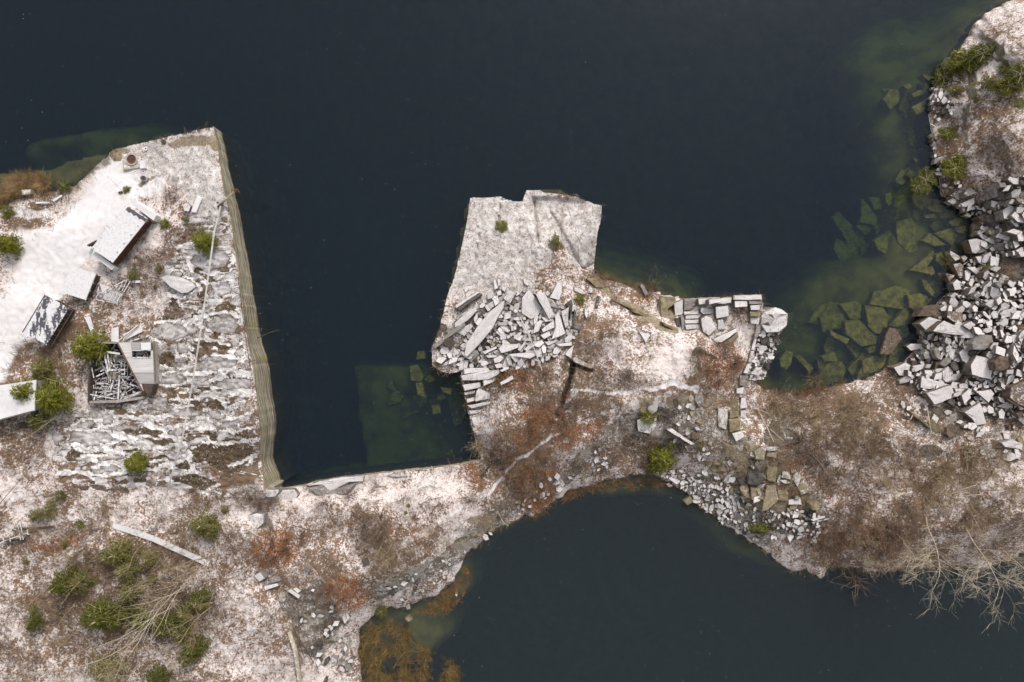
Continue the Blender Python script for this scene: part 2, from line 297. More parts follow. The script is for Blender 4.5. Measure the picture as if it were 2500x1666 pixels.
def mat_bed():
    s = NT("lake_silt"); p = s.pos(); nf = s.noise(p, 1.6, 4, .6); nm = s.noise(p, .4, 3, .6)
    col = s.mix(s.ss(nm, .38, .62), (.20, .17, .06), (.10, .085, .03)); col = s.mix(s.ss(nf, .5, .68, 0, .6), col, (.20, .16, .07))
    return s.done(col, .9)
def mat_water(nm, dc, df_):
    s = NT(nm); p = s.pos()
    rip = s.M('ADD', s.M('MULTIPLY', s.noise(s.map(p, (1, .45, 1), rot=(0, 0, R(20))), 2.2, 4, .65, .4), .6), s.M('MULTIPLY', s.noise(p, .35, 2, .5), 1.2))
    bp = s.nd("ShaderNodeBump"); s.L(rip, bp.inputs["Height"]); bp.inputs["Strength"].default_value = .35; bp.inputs["Distance"].default_value = .10
    fr = s.nd("ShaderNodeFresnel"); fr.inputs[0].default_value = 1.333; s.L(bp.outputs[0], fr.inputs["Normal"])
    gl = s.nd("ShaderNodeBsdfGlossy"); gl.inputs["Roughness"].default_value = .03; gl.inputs["Color"].default_value = (.93, .96, 1, 1); s.L(bp.outputs[0], gl.inputs["Normal"])
    tr = s.nd("ShaderNodeBsdfTransparent"); df = s.nd("ShaderNodeBsdfDiffuse"); df.inputs["Color"].default_value = (*dc, 1)
    m0 = s.nd("ShaderNodeMixShader"); m0.inputs[0].default_value = df_; s.t.links.new(tr.outputs[0], m0.inputs[1]); s.t.links.new(df.outputs[0], m0.inputs[2])
    m1 = s.nd("ShaderNodeMixShader"); s.L(fr.outputs[0], m1.inputs[0]); s.t.links.new(m0.outputs[0], m1.inputs[1]); s.t.links.new(gl.outputs[0], m1.inputs[2])
    s.t.links.new(m1.outputs[0], s.out.inputs[0])
    va = s.nd("ShaderNodeVolumeAbsorption"); va.inputs["Color"].default_value = (.46, .64, .30, 1); va.inputs["Density"].default_value = .26
    s.t.links.new(va.outputs[0], s.out.inputs[1]); return s.m
M_ground, M_cliff, M_bed, M_water = mat_ground(), mat_cliff(), mat_bed(), mat_water("quarry_water", (.155, .25, .43), .05)
M_water2 = mat_water("pond_water", (.215, .285, .345), .085)

# ---------------------------------------------------------------- the land sheet
G = 4.0
gx = np.arange(-250, 2760, G); gy = np.arange(-240, 1880, G)
X, Y = np.meshgrid(gx, gy); shp = X.shape
X = X.ravel(); Y = Y.ravel()
ins = inside(X, Y)
dist, qx, qy = segdist(X, Y, LP, LQ, None, True)
snap = (dist < G * .74) & (~ins | (dist < G * .35))
X = np.where(snap, qx, X); Y = np.where(snap, qy, Y)
# pull the nearest node onto each true corner
for x, y, k in SHORE:
    if k != 'c' or not (-240 < x < 2740 and -230 < y < 1870): continue
    i = int(round((x - gx[0]) / G)); j = int(round((y - gy[0]) / G)); idx = j * shp[1] + i; X[idx] = x; Y[idx] = y; snap[idx] = True
valid = ins | snap
idx = np.arange(X.size).reshape(shp)
a, b, c4, d4 = idx[:-1, :-1].ravel(), idx[:-1, 1:].ravel(), idx[1:, 1:].ravel(), idx[1:, :-1].ravel()
ok = valid[a] & valid[b] & valid[c4] & valid[d4]
ok &= ~(snap[a] & snap[b] & snap[c4] & snap[d4])
quads = np.stack([a, d4, c4, b], 1)[ok]
used = np.unique(quads); remap = -np.ones(X.size, np.int64); remap[used] = np.arange(used.size)
VX, VY = X[used], Y[used]; quads = remap[quads]
VZ = land_h(VX, VY)
# ground height lookup for everything that stands on the land (coarse raster)
GG = 5.0
lx = np.arange(-260, 2770, GG); ly = np.arange(-250, 1890, GG); LX, LY = np.meshgrid(lx, ly); LH = land_h(LX.ravel(), LY.ravel()).reshape(LX.shape)
LINS = inside(LX.ravel(), LY.ravel()).reshape(LX.shape)
def gz(px, py):
    i = min(max((px + 260) / GG, 0), LH.shape[1] - 2); j = min(max((py + 250) / GG, 0), LH.shape[0] - 2)
    a_, b_ = int(i), int(j); u, v = i - a_, j - b_
    return float((LH[b_, a_] * (1 - u) + LH[b_, a_ + 1] * u) * (1 - v) + (LH[b_ + 1, a_] * (1 - u) + LH[b_ + 1, a_ + 1] * u) * v)
def G3(px, py, dz=0.0):
    z = gz(px, py) + dz; return P(px, py, z)

# masks of what lies on the ground, painted as patches of material (snow cover, litter, bare rock), plus gap shade under rubble
px, py = VX + 30 * (fbm(VX, VY, 46, 3, 41) - .5), VY + 30 * (fbm(VX, VY, 46, 3, 42) - .5)
E = lambda *q, **k: ell(px, py, *q, **k); K = lambda pts, wd, **k: stroke(px, py, pts, wd, **k); PO = lambda pts, s_=8: polym(px, py, pts, s_)
def mx(*q):
    r = q[0]
    for t_ in q[1:]: r = np.maximum(r, t_)
    return r
lit = .52 + .5 * (fbm(VX, VY, 120, 3, 51) - .5)
def add(base, m_, v_): return base * (1 - m_) + v_ * m_
for (cx, cy, rx, ry, rot, v_) in [(380,600,90,45,-40,.75),(330,700,80,40,0,.72),(80,880,70,60,0,.75),(150,780,60,70,60,.8),(60,1090,80,70,0,.7),(200,1330,150,50,0,.7),(350,1450,230,150,-15,.66),(60,1550,110,120,0,.66),(500,1350,160,70,0,.6),
    (700,1390,110,90,0,.68),(850,1300,190,60,-20,.62),(1000,1330,110,45,-30,.72),(860,1440,80,50,0,.75),(1260,1100,150,60,-45,.74),(1350,1030,110,60,0,.74),(1290,1180,90,60,-50,.8),(1170,950,60,60,0,.7),(1440,960,70,60,0,.72),(1480,860,110,70,0,.82),(1720,920,110,60,20,.72),(1560,930,90,40,0,.7),
    (1570,1080,90,50,0,.72),(1500,1130,100,30,0,.7),(2000,1010,180,60,0,.66),(2120,1060,120,80,0,.74),(2180,1250,190,80,0,.74),(2000,1180,140,80,0,.66),(2350,1120,120,70,0,.66),(2420,1270,120,70,0,.66),(2080,1330,150,50,0,.9),(2200,1350,160,35,0,.85),(2350,1050,130,40,0,.65),(1980,980,120,40,0,.85),
    (2440,100,100,110,0,.5),(2440,300,80,110,0,.56),(2330,400,50,70,0,.66),(2400,470,80,30,0,.75),(2460,650,50,45,0,.95),(1480,690,60,20,20,.85),(1560,725,60,20,15,.75),(520,1230,60,40,0,.8),(280,1420,160,60,0,.72),(130,1440,100,50,0,.7),(1310,860,60,30,0,.7),
    (2330,830,30,20,0,.8),(2200,930,80,25,0,.85),(1900,1170,70,80,0,.8),(1950,1330,60,30,0,.6)]: lit = add(lit, E(cx, cy, rx, ry, rot, soft=.5), v_)
for (cx, cy, rx, ry, v_) in [(180,640,120,80,.15),(90,640,90,60,.25),(330,560,60,60,.3),(480,430,90,70,.25),(560,1250,60,30,.3),(1550,860,120,60,.5),(1640,870,50,60,.25),(960,1210,120,35,.32),(1600,800,60,40,.45),(2460,180,90,60,.42)]: lit = add(lit, E(cx, cy, rx, ry, soft=.6), v_)
org = mx(E(670,1340,60,50)*.9, E(840,1450,60,45)*.7, E(1330,1020,60,30)*.85, E(1310,1190,60,50,-40)*.8, E(1290,1070,40,25)*.7, E(1760,890,50,60)*.85, E(1420,1060,70,30,-20)*.7, E(150,1330,80,25)*.5, E(1000,1290,60,30)*.4, E(1150,1160,40,40)*.5, E(1590,735,40,14)*.5, E(2200,905,50,18)*.7, E(1390,980,25,60)*.5,
    E(1250,925,50,25)*.7, E(2100,1310,160,50)*.35, E(1950,1170,60,70)*.5, E(1060,1410,70,25,-30)*.35, E(2280,1270,120,60)*.25)
road = mx(K([(-240,900),(0,800),(110,660),(200,560),(270,480),(285,410)], 52), K([(-240,1000),(0,870)], 42), K([(60,800),(190,600),(300,480)], 40), E(100,600,70,45)*.9, E(60,520,90,16)*.6, K([(0,915),(20,860),(60,790)], 26), E(340,450,70,40)*.7,
    K([(1395,955),(1440,955),(1500,962),(1545,965),(1590,952),(1640,938),(1700,948)], 5)*.85, K([(1190,1210),(1260,1130),(1310,1095)], 4.5)*.85, K([(1310,1095),(1370,1060)], 5)*.7, K([(960,1350),(1080,1270),(1190,1200)], 9)*.5, K([(1360,1010),(1400,960)], 8)*.7)
ledge = paint_ledge(VX, VY)
slab = mx(PO([(285,370),(521,309),(560,540),(520,600),(470,540),(450,470),(380,430),(360,400)]), PO([(1150,484),(1285,470),(1320,600),(1300,720),(1230,720),(1120,760),(1105,700)])*.85, PO([(1310,480),(1465,505),(1450,660),(1400,660)])*.7, E(1250,690,60,45), E(1310,560,50,110)*.75, PO([(440,600),(550,600),(570,700),(520,720),(440,650)]), PO([(820,1215),(735,1193),(892,1163),(895,1180),(800,1210)], 4), E(130,1090,25,35), E(1050,1180,50,14)*.7, E(450,700,30,20), PO([(1855,757),(1920,765),(1905,815),(1870,810)],4)*.8)
rock = mx(K([(1130,1340),(1200,1270),(1300,1190),(1380,1170),(1440,1110),(1480,1060),(1540,1030)], 20), K([(930,1440),(1020,1400),(1090,1370),(1150,1320)], 24)*.9, E(770,1520,60,90)*.9, E(730,1470,50,40)*.7, E(840,1580,30,80)*.5, PO([(1470,1040),(1560,1000),(1700,990),(1760,1010),(1850,1090),(1820,1140),(1700,1110),(1600,1080)])*.75,
    PO([(1620,1165),(1700,1150),(1820,1180),(1860,1260),(1900,1350),(1800,1300),(1680,1210)])*.8, E(1960,1260,70,60)*.95, PO([(1855,800),(1900,820),(1880,890),(1840,950),(1820,900)])*.8, E(2330,1040,130,40)*.5, E(2450,1090,60,60)*.5, K([(1590,1010),(1690,1080),(1780,1110)], 14)*.9, E(1200,820,110,60)*.8, E(2430,480,90,20)*.6, E(800,1440,60,30)*.5, E(1340,1240,60,16,-30)*.5, E(200,950,30,20)*.3, E(1900,1040,60,50)*.5, PO([(1270,1190),(1400,1140),(1420,1180),(1320,1230),(1260,1270)])*.4, E(650,1410,30,22)*.8)
tan = mx(E(470,345,60,18,-8)*.75, E(525,345,16,30)*.7, E(430,345,40,12,-12)*.5, PO([(1560,975),(1590,985),(1600,1040),(1555,1050)])*1.0, PO([(1565,955),(1780,955),(1770,1010),(1690,1000),(1600,1010),(1560,1000)], 20)*.55, PO([(1820,1090),(1905,1095),(1930,1180),(1990,1230),(1960,1260),(1880,1250),(1810,1240),(1780,1180)])*1.0, K([(1450,690),(1530,745),(1600,790),(1650,812)], 9), E(292,378,24,16)*.9, E(1180,1270,40,14,-10)*.8, K([(1010,1360),(1120,1330),(1200,1280)], 8)*.5,
    E(360,440,30,7,-30), K([(714,1530),(722,1600),(735,1680)], 7)*.9, E(1640,760,18,30)*.9, E(2470,1100,40,60)*.5, PO([(1740,990),(1820,1000),(1830,1080),(1770,1080)])*.5)
dark = mx(K([(2250,780),(2262,800),(2240,830)], 6)*.5, E(1910,1070,50,26), E(2400,750,150,260)*.72, E(2330,960,140,80)*.55, E(1590,1050,30,25,30)*.9, E(1540,1070,20,30,30)*.8, E(1080,830,30,40)*.6, E(1200,850,120,70)*.35, E(1880,870,22,70,20)*.7, E(2270,1110,30,20), E(280,1195,120,10)*.55, E(420,760,30,16)*.8, E(500,690,30,20)*.9, E(2000,1260,80,40)*.4, E(2130,1300,100,30)*.45, E(1395,890,30,14)*.5, E(1710,858,20,8), K([(1405,900),(1380,1000)], 9)*.8, E(370,1050,60,14)*.5, E(330,1000,50,10)*.3, E(620,1380,30,10)*.3, E(2330,1050,40,18)*.6, E(1770,1210,26,16)*.3)  # wet dark ground, plus shade painted into the gaps under the rubble
qx_, qy_ = VX + 46 * (fbm(VX * .6, VY * 1.6, 26, 4, 43, .65) - .5), VY + 22 * (fbm(VX * .8, VY, 22, 4, 44, .65) - .5)
def loz(cx, cy, rx, ry, rot=0):
    a = R(rot); dx, dy = qx_ - cx, qy_ - cy; u = (dx * math.cos(a) + dy * math.sin(a)); v = (-dx * math.sin(a) + dy * math.cos(a))
    return (np.abs(u / rx) ** 1.5 + np.abs(v / ry) ** 1.5) ** (1 / 1.5), min(rx, ry)
clean = np.zeros_like(dark); cleanp = np.zeros_like(dark); dirty = np.zeros_like(dark); ridge = np.zeros_like(dark)
def KL(pts): return [((a_ / 3.136), 700 + b_ / 3.136, c_ / 3.136, d_ / 3.136, e_) for a_, b_, c_, d_, e_ in pts]
for cx, cy, rx, ry, ro in KL([(640,1060,110,34,0),(700,1160,195,62,2),(820,1010,75,34,20),(930,1080,150,24,-4),(420,1150,60,75,10),(430,1245,40,28,0),(1300,350,170,75,0),(1390,470,55,45,20),(1700,290,130,90,0),(1840,500,75,36,0),(1650,590,190,50,-8),(1330,700,140,42,-6),(1810,740,150,45,-4),(1350,1120,70,32,-10),(1400,960,190,34,6),(1650,980,80,34,20),(1770,1060,110,32,-20),(1110,930,110,28,0),(1220,890,75,60,30),(880,1310,110,26,-8),(800,1400,130,28,-4),
   (1620,-200,180,95,-4),(1380,0,120,60,8),(1660,-260,90,30,0),(1700,30,110,50,-40),(1550,700,130,26,-4),(730,960,80,60,40),(1500,1180,90,30,-10),(1880,1010,80,30,-30),(1470,330,70,50,0),(1330,-80,60,40,0)]):
    r_, mn = loz(cx, cy, rx, ry, ro); clean = np.maximum(clean, 1 - sstep(.88, .96, r_)); cleanp = np.maximum(cleanp, np.clip(1.0 - r_, 0, 1) * min(1, mn / 14) + .12 * (r_ < 1)); ridge = np.maximum(ridge, sstep(.98, 1.02, r_) * (1 - sstep(1.0 + 4.5 / mn, 1.0 + 9 / mn, r_)) * sstep(.38, .62, fbm(VX * .7, VY, 16, 3, 45)))
for cx, cy, rx, ry, ro in KL([(1270,240,80,30,0),(1350,190,42,70,0),(1330,110,30,30,0),(1175,245,45,26,0),(1560,60,70,80,-20),(1720,150,100,34,10),(1250,570,90,50,-25),(1680,370,90,34,20),(1640,440,150,36,4),(1480,920,110,30,-6),(1660,905,90,36,12),(1100,1110,190,26,4),(1250,1185,150,24,6),(600,1290,66,38,-10),(1760,1290,180,150,-20),(1560,1230,90,140,20),(1500,1490,170,62,4),(1820,700,130,14,4),(1700,800,130,16,4),(1560,790,60,18,6),(1400,1350,75,50,-30),(1230,1330,120,46,0),(1000,1240,90,18,0),
   (760,1265,60,16,10),(1560,680,110,22,-6),(1900,1150,60,60,0),(1570,-90,120,30,30),(1600,-10,60,60,0),(900,1495,60,20,0),(700,1500,80,14,0),(1080,1490,60,20,0),(1430,840,60,16,0),(1230,-60,30,20,0),(1170,30,25,34,0),(1500,250,30,50,0),(1340,730,120,10,0)]):
    r_, mn = loz(cx, cy, rx, ry, ro); dirty = np.maximum(dirty, 1 - sstep(.85, 1.1, r_)); ridge = np.maximum(ridge, .8 * sstep(1.02, 1.06, r_) * (1 - sstep(1.0 + 5 / mn, 1.0 + 9 / mn, r_)) * sstep(.45, .65, fbm(VX * .7, VY, 16, 3, 46)))
JT = [[(500,1090),(740,1110),(960,1150),(1200,1150),(1400,1180)],[(760,1190),(1000,1180),(1250,1230),(1400,1200),(1560,1180),(1780,1190),(1960,1165)],[(560,1230),(800,1250),(1000,1230),(1180,1220)],[(620,1290),(900,1280),(1120,1275)],[(390,1435),(560,1430),(800,1445),(960,1425),(1200,1400)],
 [(1200,600),(1350,640),(1500,600),(1700,620),(1940,690)],[(1180,700),(1300,660),(1480,680),(1650,640)],[(1540,400),(1700,420),(1740,440)],[(1180,280),(1300,270),(1480,260),(1640,200),(1790,210),(1880,270)],[(940,290),(1150,300)],[(1620,820),(1750,800),(1960,790)],[(1300,870),(1450,880),(1560,830),(1700,860)],[(1560,940),(1700,1010),(1860,1000),(1970,930)],
 [(1660,1050),(1800,1110),(1980,1080)],[(1480,160),(1560,190),(1600,330),(1590,400)],[(1780,1380),(1850,1330),(1950,1290)],[(1300,1440),(1430,1400),(1490,1230)],[(530,1070),(600,1020),(760,1010),(920,990),(1100,1010),(1320,990)],[(700,940),(740,1010),(790,1040)],[(1020,960),(1180,920)],[(1440,440),(1450,560),(1430,620)],[(1100,1420),(1300,1340),(1480,1300)],
 [(1120,1060),(1300,1090),(1440,1060),(1560,1090)],[(900,1330),(1100,1350),(1260,1320)],[(1560,-40),(1640,-20),(1720,40),(1640,110)],[(1340,-300),(1440,-330),(1560,-310)],[(1500,-250),(1560,-170),(1570,-110)]]
for jl in JT:
    jl = [(a_ / 3.136, 700 + b_ / 3.136) for a_, b_ in jl]; A = np.array(jl); dj = segdist(qx_, qy_, A[:-1], A[1:])
    ridge = np.maximum(ridge, (1 - sstep(2.2, 5.5, dj + 5 * (fbm(VX, VY, 12, 3, 47) - .5)))); dirty = np.maximum(dirty, .8 * sstep(5, 6, dj) * (1 - sstep(7, 11, dj)) * sstep(.5, .6, fbm(VX, VY, 30, 2, 48)))
def rag(m_, sd, k=1.1): return np.where(m_ > .02, sstep(.30, .62, m_ + k * (fbm(VX, VY, 20, 4, sd, .6) - .5)) * np.clip(m_ * 1.6, 0, 1), 0)
dark, rock, tan, org, slab = rag(dark, 81), rag(rock, 82, .9), rag(tan, 83), rag(org, 84, 1.2), rag(slab, 85, .7)
dark = dark * (1 - np.clip(road, 0, 1)); LIT = lit
dirty = dirty * (1 - clean); dark = dark * (1 - clean); ridge *= (1 - clean); cleanp *= ledge > .3; dirty *= ledge > .2; ridge *= ledge > .2
dark = dark * (1 - np.clip(ridge, 0, 1))
V3 = np.stack([(VX - CX) * S * (HC - VZ) / HC, (CY - VY) * S * (HC - VZ) / HC, VZ], 1)
g = meshobj("ground", V3, quads, M_ground, smooth=True); tag(g, kind="structure")
for nm, chs in (("m1", (lit, org, road, ledge)), ("m2", (rock, tan, dark, slab)), ("m3", (cleanp, dirty, ridge, ridge * 0))):
    at = g.data.color_attributes.new(nm, 'FLOAT_COLOR', 'POINT')
    at.data.foreach_set("color", np.clip(np.stack(chs, 1), 0, 1.2).astype(np.float32).ravel())
# ---------------------------------------------------------------- quarried faces and banks below the edge of the sheet
ed = {}
for q_ in quads:
    for i in range(4):
        e = (q_[i], q_[(i + 1) % 4])
        if (e[1], e[0]) in ed: del ed[(e[1], e[0])]
        else: ed[e] = 1
bv = sorted({i for e in ed for i in e}); bi = {v_: i for i, v_ in enumerate(bv)}
levels = [0, .12, .3, .5, .72, 1, 1.35, 1.9]
wv, wf = [], []
isn_ = segdist(VX[bv], VY[bv], LP, LQ, LK) < 4
for L_, t_ in enumerate(levels):
    for i, v_ in enumerate(bv):
        x, y, z = V3[v_]; top = z; zz = top - (top + .15) * t_ if t_ <= 1 else -.15 - (t_ - 1) * (5.5)
        j = (0, .06, .03, .13, .08, .16, .25, .3)[L_] + (.03 * (vnoise(np.array(x * .9 + 50), np.array(y * .9), 77 + L_) - .5) if L_ else 0)
        rr_ = math.hypot(x, y) + 1e-6
        wv.append((x - x / rr_ * j, y - y / rr_ * j, zz))
nb = len(bv)
for (i, j) in ed:
    a_, b_ = bi[i], bi[j]
    for L_ in range(len(levels) - 1): wf.append((L_ * nb + b_, L_ * nb + a_, (L_ + 1) * nb + a_, (L_ + 1) * nb + b_))
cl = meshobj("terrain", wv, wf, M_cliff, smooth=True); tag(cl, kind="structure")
# ---------------------------------------------------------------- lake bed and water
bx = np.arange(-700, 3300, 10.0); by = np.arange(-700, 2500, 10.0); BX, BY = np.meshgrid(bx, by); bs_ = BX.shape; BX = BX.ravel(); BY = BY.ravel()
bi_ = inside(BX, BY); dn = segdist(BX, BY, LP, LQ, LK); dn = np.where(bi_, 0, np.clip(dn + 26 * (fbm(BX, BY, 45, 3, 66) - .5), 0, 9999)); da = np.where(bi_, 0, segdist(BX, BY, LP, LQ))
dep = 1.0 + dn * .075 + 8 * sstep(60, 300, dn)
wx_, wy_ = BX + 40 * (fbm(BX, BY, 60, 3, 61) - .5), BY + 40 * (fbm(BX, BY, 60, 3, 62) - .5)
def dep_set(m_, v_):
    global dep
    dep = dep * (1 - m_) + v_ * m_
dep = np.where(BY > 1120, np.where(BX > 1000, dep + 3.5 * sstep(15, 90, dn), dep), dep)
dep_set(ell(wx_, wy_, 2120, 750, 210, 170, 0, .5), 2.6); dep_set(ell(wx_, wy_, 2000, 850, 110, 110, 0, .6), 3.4); dep_set(ell(wx_, wy_, 2240, 300, 90, 300, 0, .7), 3.0); dep_set(ell(wx_, wy_, 2240, 640, 90, 120, 0, .6), 1.6); dep_set(ell(wx_, wy_, 2180, 120, 120, 120, 0, .8), 4.2)
dep_set(polym(BX, BY, [(832,885),(900,890),(1045,893),(1065,900),(1140,930),(1185,1125),(1000,1160),(866,1178),(838,1010)], 7), 6.2); dep_set(ell(BX, BY, 960, 960, 110, 70, 0, .4), 5.4)
dep_set(ell(wx_, wy_, 1120, 1070, 60, 90, 0, .6), 6.5); dep_set(ell(wx_, wy_, 1020, 940, 60, 30, 0, .6), 3.8)
dep_set(polym(BX, BY, [(-300,440),(60,405),(277,366),(290,400),(200,560),(-300,600)], 8), .8); dep_set(ell(wx_, wy_, 90, 320, 200, 60, -3, .95), 4.8); dep_set(ell(wx_, wy_, 180, 385, 60, 20, -20, .6), .9)
dep_set(polym(BX, BY, [(1285,446),(1350,450),(1410,462),(1455,490),(1470,510),(1290,500)], 6), .8); dep_set(stroke(BX, BY, [(1140,490),(1105,660),(1062,830)], 14), 2.2)
dep_set(ell(wx_, wy_, 1000, 1560, 130, 110, 0, .6), 1.0); dep_set(ell(wx_, wy_, 1090, 1440, 60, 60, 0, .6), 1.2); dep_set(ell(wx_, wy_, 1560, 1190, 170, 40, 0, .6), 1.6); dep_set(ell(wx_, wy_, 1800, 1330, 80, 40, 40, .6), 2.2)
dep_set(stroke(BX, BY, [(560,400),(600,640),(650,900),(690,1200)], 40, .5), 13)
dep = np.where(bi_, 2.5, dep) + .5 * (fbm(BX, BY, 50, 3, 71) - .5) * np.clip(dep, 0, 2)
dep = np.clip(dep, .25, 15)
idx = np.arange(BX.size).reshape(bs_)
qd = np.stack([idx[:-1, :-1].ravel(), idx[1:, :-1].ravel(), idx[1:, 1:].ravel(), idx[:-1, 1:].ravel()], 1)
bedo = meshobj("lake_bed", np.stack([(BX - CX) * S, (CY - BY) * S, -dep], 1), qd, M_bed, smooth=True); tag(bedo, kind="structure")
f_ = 700; meshobj("lake_bed", [(-f_, -f_, -16), (f_, -f_, -16), (f_, f_, -16), (-f_, f_, -16)], [(0, 1, 2, 3)], M_bed)["kind"] = "structure"
def box_v(x0, x1, y0, y1, z0, z1):
    return [(x0,y0,z0),(x1,y0,z0),(x1,y1,z0),(x0,y1,z0),(x0,y0,z1),(x1,y0,z1),(x1,y1,z1),(x0,y1,z1)], [(0,3,2,1),(4,5,6,7),(0,1,5,4),(1,2,6,5),(2,3,7,6),(3,0,4,7)]
# two basins, each with its own water, parted under the neck of land
MIDL = [(-15000,1300),(1000,1290),(1180,1200),(1330,1120),(1700,1100),(1990,1150),(2600,1200),(16000,1200)]
for m_, rest in ((M_water, [(16000,-12000),(-15000,-12000)]), (M_water2, [(16000,14000),(-15000,14000)])):
    pl = [P(x, y)[:2] for x, y in MIDL + rest]; nn = len(pl)
    if sum(pl[i][0] * pl[(i + 1) % nn][1] - pl[(i + 1) % nn][0] * pl[i][1] for i in range(nn)) < 0: pl = pl[::-1]
    vv = [(x, y, -17) for x, y in pl] + [(x, y, 0) for x, y in pl]
    ff = [tuple(range(nn))[::-1], tuple(range(nn, 2 * nn))] + [(i, (i + 1) % nn, nn + (i + 1) % nn, nn + i) for i in range(nn)]
    tag(meshobj("water", vv, ff, m_), kind="structure")
# ---------------------------------------------------------------- materials of the things
def mat_stone(name, base, dark, snowy=.55, wet=0):
    s = NT(name); p = s.oc(); gp = s.pos(); r = s.rnd(); a = s.noise(gp, 1.9, 4, .65); b = s.noise(gp, 6.5, 4, .7); d = s.noise(s.map(gp, (3.5, .5, 1), rot=(0, 0, .7)), 1.6, 3, .6)
    col = s.mix(s.ss(a, .35, .65), base, dark); col = s.mix(s.ss(b, .55, .7, 0, .6), col, dark)
    up = s.ss(s.M('ADD', s.nz(), s.M('MULTIPLY', s.M('SUBTRACT', b, .5), .35)), .70, .90)
    cover = s.ss(s.M('ADD', s.M('ADD', s.M('MULTIPLY', a, .5), s.M('MULTIPLY', b, .5)), s.M('MULTIPLY', s.M('SUBTRACT', r, .5), .42)), .62 - snowy * .5, .72 - snowy * .42)
    sn = s.mix(s.ss(b, .4, .7), (.82, .775, .765), (.62, .57, .56)); sn = s.mix(s.ss(d, .56, .66, 0, .55), sn, (.42, .385, .375))
    sn = s.mix(s.ss(r, .2, .9, 0, .30), sn, (.50, .47, .47))
    col = s.mix(s.M('MULTIPLY', up, cover), col, sn)
    return s.done(col, .8, s.M('ADD', a, b), .5, .06)
def mat_plain(name, c1, c2, sc_=3.0, rough=.8, metal=0, snow=0.0, stretch=(1, 1, 1), objco=False):
    s = NT(name); p = s.oc() if objco else s.pos(); a = s.noise(s.map(p, stretch), sc_, 4, .65); b = s.noise(p, sc_ * 3.1, 3, .6)
    col = s.mix(s.ss(a, .35, .65), c1, c2)
    if snow: col = s.mix(s.M('MULTIPLY', s.ss(s.nz(), .6, .85), s.ss(s.M('ADD', a, s.M('MULTIPLY', b, .4)), 1.0 - snow * .8, 1.04 - snow * .8)), col, SNOW)
    return s.done(col, rough, b, .3, .03, metal)
MS = mat_stone("dusted_granite", (.25, .215, .185), (.10, .083, .07), .95)
MSB = mat_stone("brown_granite", (.19, .135, .10), (.08, .058, .045), .34)
MST = mat_stone("tan_granite", (.33, .275, .18), (.17, .135, .075), .16)
MSD = mat_stone("dark_granite", (.13, .115, .105), (.055, .047, .042), .10)
MSG = mat_stone("grey_granite", (.32, .29, .27), (.16, .14, .125), .50)
MUW = mat_plain("silted_rock", (.33, .28, .07), (.15, .125, .038), 1.5)
M_roofsnow = mat_plain("snowy_roof", (.84, .82, .825), (.74, .715, .72), .9)
M_plank = mat_plain("weathered_wood", (.30, .27, .25), (.10, .085, .075), 2.2, snow=.45, stretch=(1, 1, 4))
M_timber = mat_plain("grey_timber", (.42, .39, .375), (.17, .15, .135), 1.5, snow=.42)
M_darkwood = mat_plain("tarred_wood", (.065, .05, .042), (.11, .08, .06), 2.5)
M_rust = mat_plain("rusted_iron", (.20, .075, .035), (.09, .045, .03), 3.0)
M_ochre = mat_plain("stained_concrete", (.52, .47, .38), (.38, .29, .16), 2.2, snow=.35)
M_conc = mat_plain("snowy_concrete", (.62, .59, .57), (.44, .41, .39), 1.4, snow=.6)
M_steel = mat_plain("galvanised_steel", (.55, .54, .54), (.38, .37, .37), 4, .5, .3)
M_cable = mat_plain("pale_steel_rope", (.62, .59, .57), (.46, .43, .41), 4, .6)
M_drum = mat_plain("old_drum", (.55, .50, .45), (.35, .29, .24), 5)
M_inner = mat_plain("building_floor_dirt", (.055, .045, .038), (.10, .085, .075), 2)
M_wall = mat_plain("grey_clapboard", (.42, .385, .37), (.30, .27, .255), 1, stretch=(1, 1, 9))
M_bark = mat_plain("pale_bark", (.60, .52, .40), (.42, .34, .24), 1.5)
M_twig = mat_plain("brown_twigs", (.29, .205, .15), (.14, .095, .07), 1.2)
M_twigl = mat_plain("tan_twigs", (.40, .31, .20), (.26, .185, .115), 1.2)
M_twigo = mat_plain("rust_leaves", (.34, .13, .045), (.22, .10, .05), 1.5)
M_reed = mat_plain("dry_reeds", (.36, .22, .08), (.19, .11, .04), 1.2)
M_reedd = mat_plain("drowned_twigs", (.20, .135, .045), (.09, .062, .025), 1.0)
def mat_leaf(name, a_, b_):
    s = NT(name); p = s.pos(); nn = s.noise(p, 1.6, 3, .6)
    col = s.mix(s.ss(nn, .35, .65), a_, b_)
    b = s.nd("ShaderNodeBsdfPrincipled"); s.L(col, b.inputs["Base Color"]); b.inputs["Roughness"].default_value = .6
    t = s.nd("ShaderNodeBsdfTranslucent"); s.L(col, t.inputs[0]); m = s.nd("ShaderNodeMixShader"); m.inputs[0].default_value = .3
    s.t.links.new(b.outputs[0], m.inputs[1]); s.t.links.new(t.outputs[0], m.inputs[2]); s.t.links.new(m.outputs[0], s.out.inputs[0]); return s.m
M_pine = mat_leaf("pine_needles", (.27, .265, .012), (.16, .17, .010))
M_pined = mat_leaf("dark_needles", (.175, .18, .016), (.10, .11, .012))
M_pineo = mat_leaf("olive_needles", (.27, .24, .06), (.17, .16, .04))

